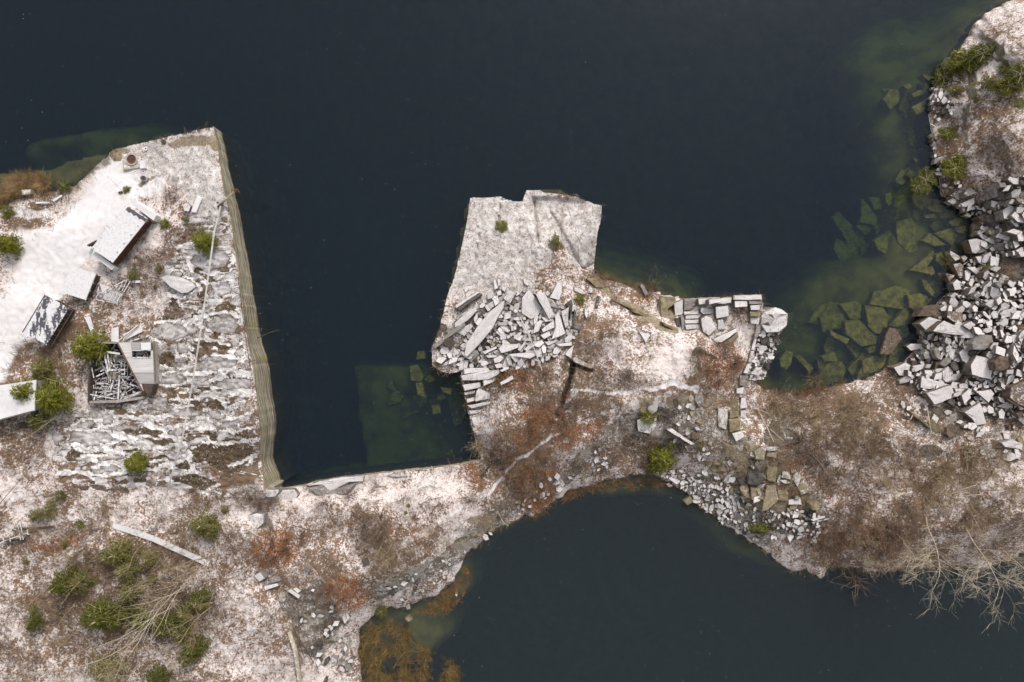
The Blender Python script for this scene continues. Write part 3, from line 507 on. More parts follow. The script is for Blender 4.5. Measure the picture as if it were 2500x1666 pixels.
# ---------------------------------------------------------------- labels: look + where it is
MARKS = [("long snow covered shed",270,575),("small white roofed shed",190,690),("dark roofed shed",118,780),("roofless wooden building",300,900),("white flat roof at the left edge",40,975),("rusty well pit",322,390),
 ("leaning boom on the cliff top",548,485),("inner corner of the left cliff",665,1200),("long snowy slab strip in the woods",395,1330),("dark ribbed block",1145,738),("long pointed slab",1185,810),("crossed thin pole",1300,840),
 ("pointed boulder in the shallows",2180,830),("smooth brown rock at the right edge",2490,960),("moss stained rock steps",1880,1170),("orange stained block at the wall corner",1826,725),("dark fissure",1385,940),
 ("big pine on the south bank",1619,1120),("golden reed brush",990,1590),("big green bush on the right shore",2378,140),("bare tree hanging over the south lake",2350,1360),("square notch in the pier edge",1265,500),
 ("inner corner of the small bay",1174,1120),("curved snow path",1550,960),("broad block at the headland tip",1890,775),("square block carrying a bush",1578,1035),("flat rectangular slab of the rubble slope",2298,964),("timber frame at the left edge",60,1305),("dark pool in the brush",1905,1065),
 ("largest submerged boulder",2175,725),("pale fallen slabs on the cliff edge",820,1190),("tan gully bank",1190,1285),("grey beam by the bottom gully",722,1610),("rounded boulder at the cliff foot",720,1215),("big flat boulder in the wood",435,695)]
def place(px, py, skip=None):
    best = sorted((math.hypot(px - x, py - y), nm, x, y) for nm, x, y in MARKS if nm != skip)[0]
    d, nm, x, y = best; dx, dy = px - x, py - y
    if d < 14: w_ = "right beside"
    else:
        ver = "below" if dy > 0 else "above"; hor = "right" if dx > 0 else "left"
        if abs(dx) > 2.2 * abs(dy): w_ = hor + " of"
        elif abs(dy) > 2.2 * abs(dx): w_ = ver
        else: w_ = ver + " and " + hor + " of"
    w_ = ("close " if d < 55 else "" if d < 130 else "well ") + w_
    return w_ + " the " + nm
_todo = []
def auto(o, look, cat, px, py, group=None):
    tag(o, look + " " + place(px, py), cat)
    d = min(math.hypot(px - x, py - y) for nm, x, y in MARKS)
    _todo.append((o, group or (cat + " group"), look, d));  return o
ORD = ["closest", "second closest", "third closest", "fourth closest", "fifth closest", "sixth closest", "seventh closest", "eighth closest"]
def finish_groups():
    # things that read alike are told apart by how close each stands to the landmark its label names
    for q in _todo:
        ws = q[0]["label"].split()
        for dr in ("well", "close", "the", "and", "the", "dusted", "sized", "granite", "of"):
            if len(ws) > 15 and dr in ws[3:]: ws.pop(3 + ws[3:].index(dr))
        q[0]["label"] = " ".join(ws[:16])
    same = {}
    for q in _todo: same.setdefault(q[0]["label"], []).append(q)
    for lab, qs in same.items():
        g0 = qs[0][1]
        if 1 < len(qs) <= 8 or 8 < len(qs):
            qs.sort(key=lambda q: q[3])
            for i, q in enumerate(qs):
                if i < 8: l2 = ORD[i] + " " + lab
                else: l2 = "further " + lab
                ws = l2.split()
                for dr in ("well", "close", "the", "and", "the", "dusted", "sized", "granite", "of"):
                    if len(ws) > 16 and dr in ws[3:]: ws.pop(3 + ws[3:].index(dr))
                q[0]["label"] = " ".join(ws[:16])
        for q in qs: q[0]["group"] = g0 if len(qs) > 1 else q[1]
    seen = {}
    for q in _todo:
        l_ = q[0]["label"]
        if l_ in seen: q[0]["group"] = seen[l_]
        else: seen[l_] = q[0]["group"]
# ---------------------------------------------------------------- stones
def area(p): return .5 * sum(p[i][0] * p[(i + 1) % len(p)][1] - p[(i + 1) % len(p)][0] * p[i][1] for i in range(len(p)))
def cen(p): return sum(q[0] for q in p) / len(p), sum(q[1] for q in p) / len(p)
def stone_mesh(poly, zt, th, tilt=(0, 0), rough=1.0, seed=0, bev=None):
    rr = random.Random(seed); cx, cy = cen(poly); ox, oy, _ = P(cx, cy, zt)
    W = [(P(x, y, zt)[0] - ox, P(x, y, zt)[1] - oy) for x, y in poly]
    if area(W) < 0: W = W[::-1]
    out = []
    for i in range(len(W)):
        x1, y1 = W[i]; x2, y2 = W[(i + 1) % len(W)]; L = math.hypot(x2 - x1, y2 - y1); m = max(1, min(6, int(L / .8)))
        for j in range(m):
            t = j / m; a = 0 if j == 0 else .055 * rough * rr.uniform(-1, 1)
            out.append((x1 + (x2 - x1) * t + (y2 - y1) / (L + 1e-6) * a, y1 + (y2 - y1) * t - (x2 - x1) / (L + 1e-6) * a))
    n_ = len(out); sz = math.sqrt(abs(area(W))) + .01; bev = bev or min(.07, sz * .055)
    f1 = 1 - bev / sz * 1.3; tz = lambda x, y: tilt[0] * x + tilt[1] * y
    rings = [(1.04, -th, 0), (1.01, -bev * 1.1, .02), (f1, 0, .02), (f1 * .55, .012 * sz * rough, .022 * rough)]
    v = []
    for k, dz, jz in rings:
        for x, y in out: v.append((x * k, y * k, tz(x * k, y * k) * (1 if dz > -th else .3) + dz + jz * sz * rr.uniform(-1, 1)))
    v.append((0, 0, .03 * sz * rr.uniform(-.5, .8))); f = []
    for r_ in range(3):
        for i in range(n_):
            j = (i + 1) % n_; f.append((r_ * n_ + i, r_ * n_ + j, (r_ + 1) * n_ + j, (r_ + 1) * n_ + i))
    for i in range(n_): f.append((3 * n_ + i, 3 * n_ + (i + 1) % n_, 4 * n_))
    return v, f, (ox, oy, zt), (cx, cy)
_sd = [100]
def stone(name, poly, hgt=.5, mat=None, tilt=None, look="angular granite stone", cat="stone", group=None, zt=None, label=None, th=None, rough=1.0):
    _sd[0] += 1; rr = random.Random(_sd[0]); cx, cy = cen(poly)
    if zt is None: zt = gz(cx, cy) + hgt
    if tilt is None: tilt = (rr.uniform(-.16, .16), rr.uniform(-.16, .16))
    v, f, loc, c_ = stone_mesh(poly, zt, th or hgt + .5, tilt, rough, _sd[0])
    o = meshobj(name, v, f, mat or MS, loc=loc)
    if label: tag(o, label, cat, group)
    else: auto(o, look, cat, cx, cy, group)
    return o
def shape_word(poly):
    cx, cy = cen(poly); xs = [(x - cx) for x, y in poly]; ys = [(y - cy) for x, y in poly]
    A = np.array([xs, ys]); ev, evec = np.linalg.eigh(A @ A.T); r = math.sqrt(ev[1] / (ev[0] + 1e-6)); ang = math.degrees(math.atan2(evec[1, 1], evec[0, 1])) % 180
    if r < 1.45: return "blocky" if len(poly) <= 4 else "roundish"
    d_ = "level" if ang < 22 or ang > 158 else "upright" if 68 < ang < 112 else "falling to the right" if ang < 90 else "rising to the right"
    return ("slender " if r > 3 else "oblong ") + ("" if d_.startswith(("lev", "upr")) else "") + d_.split()[0]
def size_word(a_): return "tiny" if a_ < 220 else "small" if a_ < 450 else "medium" if a_ < 1000 else "large" if a_ < 2600 else "huge"
B_ = lambda pts: cv(1000, 430, 3.1367, pts)
C_ = lambda pts: cv(1350, 620, 3.1354, pts)
D7 = lambda pts: cv(1000, 850, 3.136, pts)
U_ = lambda pts: cv(1900, 450, 3.137, pts)
U4 = lambda pts: cv(1900, 0, 3.137, pts)
R2 = lambda pts: cv(2150, 750, 4.48, pts)
R1 = lambda pts: cv(2250, 450, 6.272, pts)
L1 = lambda pts: cv(0, 280, 3.136, pts)
L2 = lambda pts: cv(0, 700, 3.136, pts)
L3 = lambda pts: cv(0, 1166, 3.136, pts)
L4 = lambda pts: cv(600, 1100, 3.136, pts)
E3 = lambda pts: cv(1500, 950, 3.136, pts)
E6 = lambda pts: cv(1850, 850, 2.412, pts)
taken = []
def slabs(conv, data, name, cat, group, noun, matf=None, lab=None):
    for it in data:
        pts, h, m = it[0], it[1], it[2]; poly = conv(pts); a_ = abs(area(poly)); taken.append(poly)
        mt = {'s': MS, 'b': MSB, 't': MST, 'd': MSD, 'g': MSG}[m]; tone = {'s': 'white dusted', 'b': 'bare brown', 't': 'tan', 'd': 'dark', 'g': 'grey'}[m]
        kw = it[3] if len(it) > 3 else {}
        stone(name, poly, h, mt, look=f"{tone} {size_word(a_)} {shape_word(poly)} {noun}", cat=cat, group=group, **kw)
# heap on the middle pier
stone("ribbed_block", B_([(365,1015),(530,893),(555,905),(380,1035)]), .7, MSD, (0, -.1), label="dark ribbed drill-cut block lying left in the slab heap", cat="stone block"); taken.append(B_([(365,1015),(530,893),(555,905),(380,1035)]))
stone("drilled_slab", B_([(345,1000),(380,975),(520,885),(535,893),(400,985),(360,1012)]), .75, MS, (0, 0), label="thin white slab behind the dark ribbed block", cat="slab")
stone("pointed_slab", B_([(725,955),(720,1010),(640,1160),(540,1280),(435,1390),(415,1370),(435,1280),(545,1120),(610,1040)]), 1.1, MS, (.06, .04), label="long pointed slab, the longest in the middle heap", cat="slab"); taken.append(B_([(725,955),(720,1010),(640,1160),(540,1280),(435,1390),(415,1370),(435,1280),(545,1120),(610,1040)]))
slabs(B_, [([(340,1130),(440,1040),(500,1005),(515,1035),(440,1110),(340,1165)],.8,'s'),([(170,1300),(290,1210),(420,1120),(425,1145),(350,1200),(190,1325)],.6,'g'),([(715,940),(755,870),(820,895),(770,980)],1.1,'s'),
 ([(860,930),(915,868),(1015,1010),(985,1075),(930,1100),(860,1050)],.7,'s'),([(965,905),(1035,893),(1110,1060),(1070,1100),(1020,1010)],1.0,'s'),([(1130,815),(1170,812),(1165,900),(1145,955),(1070,935)],.6,'s'),([(1010,1175),(1105,1105),(1112,1160),(1020,1200)],.9,'s'),
 ([(1115,1075),(1140,1030),(1195,1210),(1085,1255),(1118,1160)],.8,'s'),([(945,1210),(960,1130),(1000,1100),(1020,1110),(990,1190)],.7,'s'),([(1160,1040),(1220,1005),(1215,1150),(1195,1170)],.9,'g'),([(1240,1160),(1265,1020),(1275,1040),(1265,1120),(1230,1190)],.9,'d'),([(1195,980),(1240,945),(1250,980),(1232,1090),(1222,1010)],1.0,'d'),
 ([(1360,895),(1380,835),(1403,870),(1400,898)],.5,'s'),([(1258,850),(1300,855),(1350,900),(1335,912),(1262,880)],.4,'s'),([(870,790),(885,787),(915,830),(905,842),(880,825)],.35,'s'),([(640,790),(655,790),(682,860),(650,872)],.4,'s'),([(672,790),(690,785),(693,840),(678,845)],.4,'s'),([(700,835),(745,850),(730,890),(705,870)],.6,'s'),([(665,890),(700,870),(705,910),(675,918)],.5,'s'),
 ([(638,950),(675,925),(692,965),(655,1000)],.6,'s'),([(575,1000),(595,980),(622,1025),(600,1040)],.6,'s'),([(690,1150),(720,1145),(775,1185),(755,1200),(715,1180)],.5,'s'),([(790,1155),(815,1150),(820,1175),(795,1185)],.4,'s'),([(655,1195),(680,1180),(755,1220),(740,1240),(690,1225)],.5,'g'),([(680,1320),(710,1285),(840,1285),(835,1315),(700,1360)],.8,'s'),
 ([(825,1330),(885,1265),(885,1290),(845,1345)],.7,'s'),([(560,1345),(660,1305),(670,1320),(575,1365)],.6,'s'),([(580,1375),(675,1367),(672,1390),(600,1395)],.7,'s'),([(760,1365),(960,1350),(972,1375),(925,1400),(765,1378)],.7,'s'),([(1120,1290),(1240,1272),(1243,1300),(1150,1305)],.6,'s'),([(1000,1220),(1070,1185),(1085,1220),(1030,1250)],.8,'s'),([(1030,1270),(1110,1260),(1120,1275),(1060,1300)],.5,'s'),
 ([(450,1400),(520,1350),(535,1360),(470,1430)],.6,'g'),([(540,1420),(590,1413),(612,1435),(570,1460),(545,1450)],.6,'s'),([(640,1400),(700,1370),(725,1395),(690,1428),(650,1432)],.7,'s'),([(650,1445),(690,1434),(735,1445),(700,1470),(665,1475)],.6,'s'),([(490,1420),(505,1385),(525,1430),(500,1455)],.6,'d'),([(690,1490),(760,1455),(765,1475),(705,1500)],.5,'s'),([(490,1090),(520,1040),(523,1085),(500,1130)],.6,'s'),
 ([(495,1010),(512,960),(525,990),(518,1025)],.6,'s'),([(413,1475),(600,1468),(620,1487),(415,1520)],.7,'s'),([(388,1530),(560,1492),(680,1478),(697,1510),(600,1560),(400,1567)],.9,'s'),([(1200,1345),(1262,1290),(1240,1400),(1190,1370)],.8,'s'),([(810,1250),(860,1215),(870,1230),(840,1265)],.6,'s'),([(870,1330),(930,1280),(960,1300),(900,1345)],.6,'s'),([(1340,1020),(1355,1010),(1370,1060),(1355,1095),(1340,1060)],.5,'s'),
 ([(330,1340),(350,1320),(385,1355),(360,1375)],.4,'s'),([(340,1190),(420,1150),(470,1130),(490,1150),(420,1230)],.3,'s'),([(1245,1400),(1270,1385),(1400,1460),(1390,1475),(1260,1425)],.5,'t')], "stone_slab", "slab", "fallen slabs heaped on the middle pier", "slab")
slabs(D7, [([(690,265),(785,208),(800,235),(700,285)],.5,'s'),([(500,400),(510,330),(530,305),(620,345),(620,390),(505,412)],.6,'s'),([(400,282),(540,262),(545,300),(420,330)],.6,'s'),([(415,340),(505,325),(500,345),(425,362)],.4,'g'),([(435,390),(497,375),(498,405),(440,420)],.5,'s'),([(435,440),(620,408),(620,425),(470,465)],.5,'s'),([(498,635),(640,625),(610,660),(510,665)],.3,'g'),
 ([(560,250),(690,205),(700,235),(640,262),(570,290)],.4,'s'),([(450,480),(560,470),(530,500),(462,505)],.3,'s'),([(470,530),(540,520),(550,590),(490,600)],.25,'s')], "edge_slab", "slab", "slabs along the small bay edge", "slab")
# quarry block wall
slabs(C_, [([(1000,345),(1105,345),(1103,395),(1080,400),(1075,430),(1002,437)],.5,'g'),([(1110,345),(1180,342),(1185,385),(1115,390)],.6,'s'),([(1190,352),(1375,332),(1372,375),(1195,388)],.9,'s'),([(1388,362),(1490,360),(1492,405),(1390,412)],.9,'s'),([(1500,358),(1600,355),(1600,384),(1500,386)],.8,'g'),([(1510,392),(1585,392),(1585,430),(1515,432)],.8,'s'),([(1508,440),(1582,438),(1580,480),(1510,480)],.7,'t'),([(1508,488),(1580,488),(1575,540),(1515,535)],.6,'s'),
 ([(1245,405),(1340,398),(1345,480),(1250,498)],.5,'s'),([(1135,412),(1235,420),(1240,455),(1150,465),(1130,445)],.5,'s'),([(1002,442),(1128,442),(1128,464),(1005,467)],.5,'s'),([(1015,472),(1140,470),(1110,496),(1015,498)],.5,'s'),([(1005,504),(1145,500),(1130,533),(1010,535)],.5,'s'),([(1010,543),(1130,541),(1135,575),(1015,580)],.5,'s'),([(1135,495),(1175,470),(1215,490),(1250,570),(1195,630),(1150,600)],.7,'b'),
 ([(1260,510),(1300,500),(1320,580),(1265,585)],.4,'s'),([(1225,655),(1400,570),(1412,590),(1290,680),(1240,680)],.6,'s'),([(1290,690),(1415,600),(1425,640),(1340,700)],.4,'t'),([(980,482),(1000,470),(1015,600),(985,610)],.6,'g'),([(940,492),(972,492),(968,570),(945,560)],.5,'d'),([(925,380),(995,347),(1000,465),(935,480)],.9,'t'),([(820,350),(850,322),(940,335),(945,375),(880,420),(860,510),(825,490)],.9,'t'),
 ([(1430,930),(1480,920),(1475,1015),(1430,1010)],.7,'g'),([(1405,1030),(1465,1020),(1455,1075),(1403,1070)],.8,'g'),([(1440,1100),(1475,1098),(1490,1180),(1430,1190)],.6,'s'),([(1345,1130),(1415,1120),(1420,1200),(1360,1205)],.5,'t'),([(1355,1210),(1425,1208),(1430,1250),(1352,1262)],.7,'t'),([(1345,1270),(1430,1262),(1440,1350),(1355,1368)],.8,'t'),([(1260,1180),(1340,1190),(1330,1350),(1270,1330)],.5,'t'),([(1370,1375),(1450,1355),(1470,1400),(1400,1440)],.5,'t'),
 ([(1435,1200),(1480,1195),(1475,1260),(1435,1255)],.5,'s'),([(1560,560),(1590,548),(1565,640),(1540,640)],.7,'g'),([(1540,650),(1562,650),(1540,740),(1515,735)],.7,'g'),([(1515,745),(1538,748),(1520,830),(1495,830)],.7,'g'),([(1490,840),(1518,840),(1490,918),(1455,915)],.7,'g'),
 ([(665,240),(690,235),(735,310),(710,325)],.7,'g'),([(318,415),(345,322),(362,325),(345,412)],.8,'d'),([(255,190),(320,185),(385,255),(330,262)],.5,'t'),([(600,415),(640,420),(820,510),(800,525),(610,445)],.5,'t'),([(430,345),(480,340),(600,400),(590,418)],.5,'t'),([(830,520),(960,580),(950,600),(850,545)],.4,'t'),([(655,590),(750,620),(710,685)],.3,'g')], "quarry_block", "stone block", "cut blocks of the quarry wall", "block")
stone("corner_block", C_([(1385,318),(1600,313),(1600,350),(1495,355),(1385,352)]), 1.0, MST, (0, 0), label="long orange stained block at the wall corner over the lake", cat="stone block")
stone("headland_block", C_([(1590,430),(1700,410),(1750,425),(1797,460),(1790,550),(1730,600),(1640,600),(1590,540)]), .8, MSG, (.03, .02), rough=4, label="broad grooved grey block at the headland tip", cat="boulder"); taken.append(C_([(1590,430),(1700,410),(1750,425),(1797,460),(1790,550),(1730,600),(1640,600),(1590,540)]))
stone("pedestal_block", C_([(640,1275),(700,1240),(795,1240),(790,1330),(740,1380),(650,1360)]), 1.3, MSD, (0, .05), label="square dark block carrying a green bush under the cliff", cat="boulder")
slabs(C_, [([(1575,640),(1640,620),(1660,680),(1600,700)],.5,'d'),([(1565,740),(1590,720),(1620,745),(1600,775),(1570,770)],.6,'s'),([(1640,770),(1690,755),(1680,795),(1650,790)],.4,'s'),([(1650,640),(1700,620),(1700,700),(1665,720)],.5,'d'),([(1505,880),(1560,890),(1570,930),(1510,920)],.4,'s'),([(1545,940),(1595,930),(1600,965),(1560,965)],.4,'s'),([(1590,800),(1630,800),(1620,850),(1590,840)],.4,'d')], "shore_stone", "stone", "stones at the foot of the block wall", "stone")
# stones of the sloping rubble at the right
slabs(R2, [([(130,660),(270,608),(340,640),(300,760),(200,750)],.9,'s'),([(345,645),(480,620),(500,650),(385,715)],.8,'s'),([(450,770),(470,752),(740,850),(530,900),(440,885)],1.0,'s'),([(480,690),(560,690),(605,770),(490,750)],.8,'s'),
 ([(675,700),(740,645),(795,700),(790,800),(720,825),(680,790)],.9,'g'),([(860,500),(910,450),(975,465),(975,640),(890,590)],1.0,'s'),([(1000,400),(1110,300),(1235,310),(1240,400),(1130,470),(1005,465)],1.2,'g'),([(990,640),(1060,530),(1200,560),(1220,690),(1190,790),(1000,740)],1.1,'s'),([(1245,600),(1300,540),(1420,540),(1460,640),(1330,700),(1260,690)],1.1,'b'),
 ([(1025,920),(1220,900),(1260,950),(1180,1050),(1100,980)],.9,'s'),([(810,890),(985,890),(980,960),(820,930)],.8,'s'),([(910,1150),(1080,1040),(1170,1280),(1060,1300),(1000,1220)],1.0,'s'),([(560,265),(690,150),(800,200),(920,175),(990,260),(940,315),(770,300)],1.1,'b'),([(430,180),(530,105),(665,150),(510,270)],1.2,'s'),([(735,40),(900,60),(900,160),(800,170),(730,110)],1.1,'b'),
 ([(415,100),(470,0),(640,-30),(680,60),(670,115),(500,100)],1.2,'b'),([(1270,1090),(1380,1030),(1460,1090),(1420,1120)],.7,'s'),([(1350,380),(1380,310),(1450,320),(1440,390),(1370,400)],.9,'s'),([(280,430),(330,400),(470,400),(480,450),(330,480)],.5,'b'),([(970,1050),(1010,1020),(1060,1060),(1000,1085)],.9,'s'),([(1110,50),(1140,45),(1210,130),(1200,145),(1130,90)],.8,'s'),
 ([(590,390),(660,370),(720,400),(640,450)],.5,'b'),([(310,1140),(350,1150),(500,1290),(860,1480),(700,1440),(540,1330)],.4,'t'),([(1430,1110),(1568,1220),(1568,1300),(1440,1150)],.7,'g'),([(1300,1480),(1420,1450),(1568,1500),(1568,1568),(1350,1530)],.6,'g')], "rubble_boulder", "boulder", "larger stones of the rubble slope", "boulder")
stone("flat_slab", R2([(505,940),(770,850),(822,985),(590,1070)]), 1.1, MS, (.03, .06), label="flat rectangular white slab low in the rubble slope", cat="slab"); taken.append(R2([(505,940),(770,850),(822,985),(590,1070)]))
stone("smooth_rock", R2([(1420,990),(1430,880),(1600,790),(1640,1000),(1620,1110),(1500,1060)]), 1.6, MSB, (.12, .05), label="smooth brown rock at the right edge of the rubble", cat="boulder"); taken.append(R2([(1420,990),(1430,880),(1600,790),(1640,1000),(1500,1060)]))
stone("pointed_boulder", R2([(0,520),(60,330),(105,225),(165,240),(230,350),(130,480),(85,520)]), .9, MSB, (.15, -.05), zt=.55, th=2.2, label="pointed brown boulder standing alone in the shallow water", cat="boulder"); taken.append(R2([(0,520),(60,330),(105,225),(165,240),(230,350),(130,480),(85,520)]))
slabs(R1, [([(990,480),(1220,430),(1260,560),(1120,650),(1030,600)],.9,'d'),([(1240,400),(1350,320),(1460,380),(1350,540),(1270,530)],1.0,'g'),([(910,570),(960,555),(1025,610),(920,620)],.8,'s'),([(860,720),(1040,620),(1050,650),(900,780),(865,770)],.8,'g'),([(1010,700),(1080,650),(1170,680),(1170,740),(1080,790),(1020,760)],.8,'t'),([(1130,810),(1180,740),(1365,810),(1340,870)],1.0,'s'),([(710,860),(830,830),(940,860),(950,960),(850,1060),(780,1050)],1.0,'b'),
 ([(950,850),(1080,800),(1180,900),(1090,920)],.9,'s'),([(820,1110),(900,1100),(1045,1160),(1015,1280),(870,1200)],.9,'s'),([(1040,1280),(1070,1090),(1200,1130),(1160,1270)],.8,'s'),([(690,1270),(820,1260),(930,1390),(880,1415)],.9,'s'),([(480,1220),(600,1200),(650,1240),(645,1440),(580,1450)],.8,'b'),([(430,1020),(590,1100),(600,1150),(520,1180),(430,1080)],.5,'t'),([(470,1520),(540,1455),(665,1540),(600,1570),(500,1570)],.7,'s'),
 ([(665,1320),(710,1305),(765,1350),(720,1490),(665,1470)],.8,'s'),([(1400,870),(1480,870),(1500,940),(1430,990)],.9,'s'),([(1430,1020),(1540,960),(1600,1000),(1500,1070)],.9,'s'),([(1340,560),(1430,530),(1500,640),(1460,660)],.8,'s'),([(390,260),(480,210),(545,250),(540,290),(480,310)],.4,'t'),([(1430,210),(1568,140),(1600,310),(1490,290)],.9,'b'),([(800,600),(880,640),(850,830),(790,800)],.35,'t'),([(845,490),(905,530),(860,600),(830,580)],.3,'t'),
 ([(650,480),(700,430),(760,480),(750,510)],.3,'t'),([(600,300),(740,230),(810,200),(800,310),(700,345),(640,350)],.7,'g'),([(1000,420),(1060,385),(1090,400),(1060,470)],.7,'s'),([(610,1120),(660,1090),(705,1130),(650,1200)],.35,'t'),([(360,1370),(530,1390),(430,1500)],.4,'b'),([(650,150),(740,30),(840,140),(700,190)],.5,'g')], "slope_boulder", "boulder", "larger stones of the rubble slope", "boulder")
# scattered single stones on the land
slabs(L1, [([(1395,690),(1430,670),(1460,700),(1445,745),(1410,740)],.6,'g')], "boulder", "boulder", "single boulders on the left land", "boulder")
stone("flat_boulder", L1([(1240,1250),(1270,1230),(1400,1250),(1480,1290),(1505,1320),(1440,1365),(1390,1370),(1300,1320)]), .5, MSG, (0, .06), label="big flat pale boulder in the wood right of the sheds", cat="boulder")
stone("white_slab", L1([(1460,745),(1510,620),(1550,635),(1500,755)]), .35, M_conc, (0, 0), label="narrow white concrete slab lying near the cliff top boom", cat="slab", rough=.3)
stone("rounded_boulder", L4([(130,330),(140,300),(250,298),(255,320),(230,352),(180,362),(145,350)]), .8, MSG, (0, .1), label="rounded grey boulder capping the foot of the left cliff", cat="boulder")
slabs(L4, [([(240,340),(270,302),(370,297),(405,340),(380,380),(260,400)],.5,'s'),([(20,500),(80,480),(140,490),(135,560),(90,600),(30,550)],.6,'g'),([(445,890),(475,880),(500,910),(480,935),(455,925)],.6,'g'),([(930,760),(970,740),(1010,770),(960,795)],.4,'g'),([(890,830),(930,830),(945,880),(900,890)],.4,'d'),([(320,1075),(345,1060),(420,1115),(405,1140)],.5,'g'),([(140,1040),(240,1020),(250,1040),(150,1070)],.5,'g'),([(60,960),(110,930),(150,980),(100,1010)],.6,'g'),([(170,990),(220,960),(260,1000),(190,1020)],.5,'g'),
 ([(1225,1190),(1250,1175),(1260,1215),(1235,1220)],.3,'g'),([(1220,1290),(1250,1275),(1270,1300),(1240,1315)],.2,'t'),([(1600,1105),(1620,1100),(1618,1120)],.25,'s')], "loose_boulder", "boulder", "single boulders on the south land", "boulder")
for pts, lab in [([(465,272),(560,237),(740,205),(905,190),(895,235),(800,240),(640,320),(585,262),(560,262)], "longest pale slab slid against the cliff edge"), ([(480,290),(590,270),(640,325),(840,250),(780,330),(600,355),(560,350)], "pale angular slab under the longest cliff edge slab"), ([(1090,190),(1190,165),(1240,200),(1100,200)], "thin pale slab further right along the cliff edge")]:
    stone("cliff_edge_slab", L4(pts), .35, MSG, (0, 0), label=lab, cat="slab")
slabs(E3, [([(410,685),(430,672),(510,705),(480,735)],.6,'s'),([(395,730),(420,718),(450,745),(420,755)],.3,'t'),([(530,860),(580,820),(610,860),(560,893)],.25,'t'),([(500,720),(525,700),(540,730),(510,742)],.5,'s'),([(560,640),(600,630),(620,655),(580,668)],.5,'g'),([(1500,880),(1540,850),(1580,880),(1570,925),(1520,930)],.8,'t'),([(1160,515),(1170,490),(1245,485),(1240,530)],.8,'t'),([(1070,480),(1125,440),(1165,450),(1150,545),(1085,540)],.9,'t'),
 ([(1110,710),(1130,680),(1160,715),(1115,725)],.7,'t'),([(1130,440),(1240,445),(1250,470),(1180,480)],.9,'g'),([(1170,745),(1240,740),(1250,860),(1170,930),(1130,930),(1160,780)],.6,'t'),([(1250,770),(1330,790),(1330,860),(1255,855)],.5,'t'),([(1030,600),(1100,610),(1160,690),(1100,740),(1030,730)],.7,'d'),([(1165,590),(1250,600),(1240,720),(1170,700)],.6,'t'),([(1330,850),(1430,830),(1440,890),(1330,885)],.5,'t'),([(940,690),(1000,670),(1020,720),(970,740)],.5,'d'),
 ([(1045,750),(1100,760),(1095,860),(1050,850)],.5,'t'),([(1500,1000),(1610,968),(1615,982),(1520,1015)],.5,'s'),([(1510,1022),(1640,990),(1645,1000),(1520,1030)],.4,'s'),([(400,310),(440,300),(620,420),(590,430)],.6,'g')], "ledge_block", "stone block", "rock blocks south of the headland", "block")
# submerged boulders
def sub(conv, data, name="submerged_boulder", grp="boulders under the lake water", d=None):
    for pts, dp in data:
        poly = conv(pts); a_ = abs(area(poly)); taken.append(poly)
        stone(name, poly, .8, MUW, zt=-dp * .82, th=1.2, tilt=(random.uniform(-.1, .1), random.uniform(-.1, .1)), look=f"{'olive' if dp < 1.2 else 'green tinted' if dp < 2.4 else 'dim green'} submerged {size_word(a_)} {shape_word(poly)} boulder", cat="submerged boulder", group=grp)
stone("submerged_boulder", U_([(700,920),(735,825),(900,778),(970,790),(1015,820),(985,930),(950,960)]), zt=-1.5, th=1.6, mat=MUW, label="largest olive boulder lying under water by the rubble slope", cat="submerged boulder"); taken.append(U_([(700,920),(735,825),(900,778),(970,790),(1015,820),(985,930),(950,960)]))
sub(U_, [([(665,925),(810,945),(850,1010),(820,1145),(740,1145),(690,1090)],1.6),([(515,1050),(620,1035),(700,1120),(790,1190),(740,1230),(640,1245),(520,1150)],1.9),([(470,920),(600,895),(645,930),(630,1030),(560,1040)],2.6),([(310,1020),(500,985),(540,1050),(500,1110),(390,1110),(400,1170),(340,1130)],3.0),([(395,1120),(550,1185),(530,1230),(400,1160)],1.2),
 ([(990,850),(1090,835),(1155,860),(1075,1005),(1000,940)],.8),([(850,1080),(980,940),(1060,1000),(1040,1060),(900,1100)],1.3),([(905,290),(1030,255),(1080,370),(1075,500),(1010,535),(910,450)],2.2),([(1095,430),(1160,375),(1290,465),(1200,475)],1.3),([(1200,380),(1310,335),(1400,360),(1330,470)],1.2),([(740,430),(850,350),(900,400),(910,500),(860,560),(760,500)],3.0),
 ([(820,660),(870,640),(930,690),(965,760),(880,740)],2.4),([(1000,660),(1200,505),(1200,560),(1130,640),(1160,690)],.9),([(1205,540),(1250,520),(1300,600),(1260,630),(1210,590)],.6),([(1140,640),(1180,625),(1205,680),(1170,705)],.8),([(1100,730),(1140,740),(1200,830),(1180,860),(1120,800)],.9),([(1225,680),(1310,680),(1330,740),(1250,740)],.6),([(640,1350),(760,1310),(820,1370),(790,1450),(650,1450)],.9),([(335,1320),(430,1285),(460,1360),(350,1355)],1.6),
 ([(10,1340),(60,1270),(115,1290),(100,1380),(60,1425),(20,1400)],1.8),([(130,1320),(170,1310),(270,1410),(240,1450)],2.2),([(680,1265),(740,1235),(755,1280),(700,1300)],1.3),([(1310,290),(1370,250),(1410,270),(1380,320),(1330,320)],.7),([(1140,180),(1265,150),(1250,220),(1180,210)],1.2),([(1240,60),(1260,-10),(1290,60)],.5),([(1120,240),(1200,225),(1195,260),(1130,262)],1.5),([(1350,330),(1440,320),(1430,380),(1370,370)],.6)])
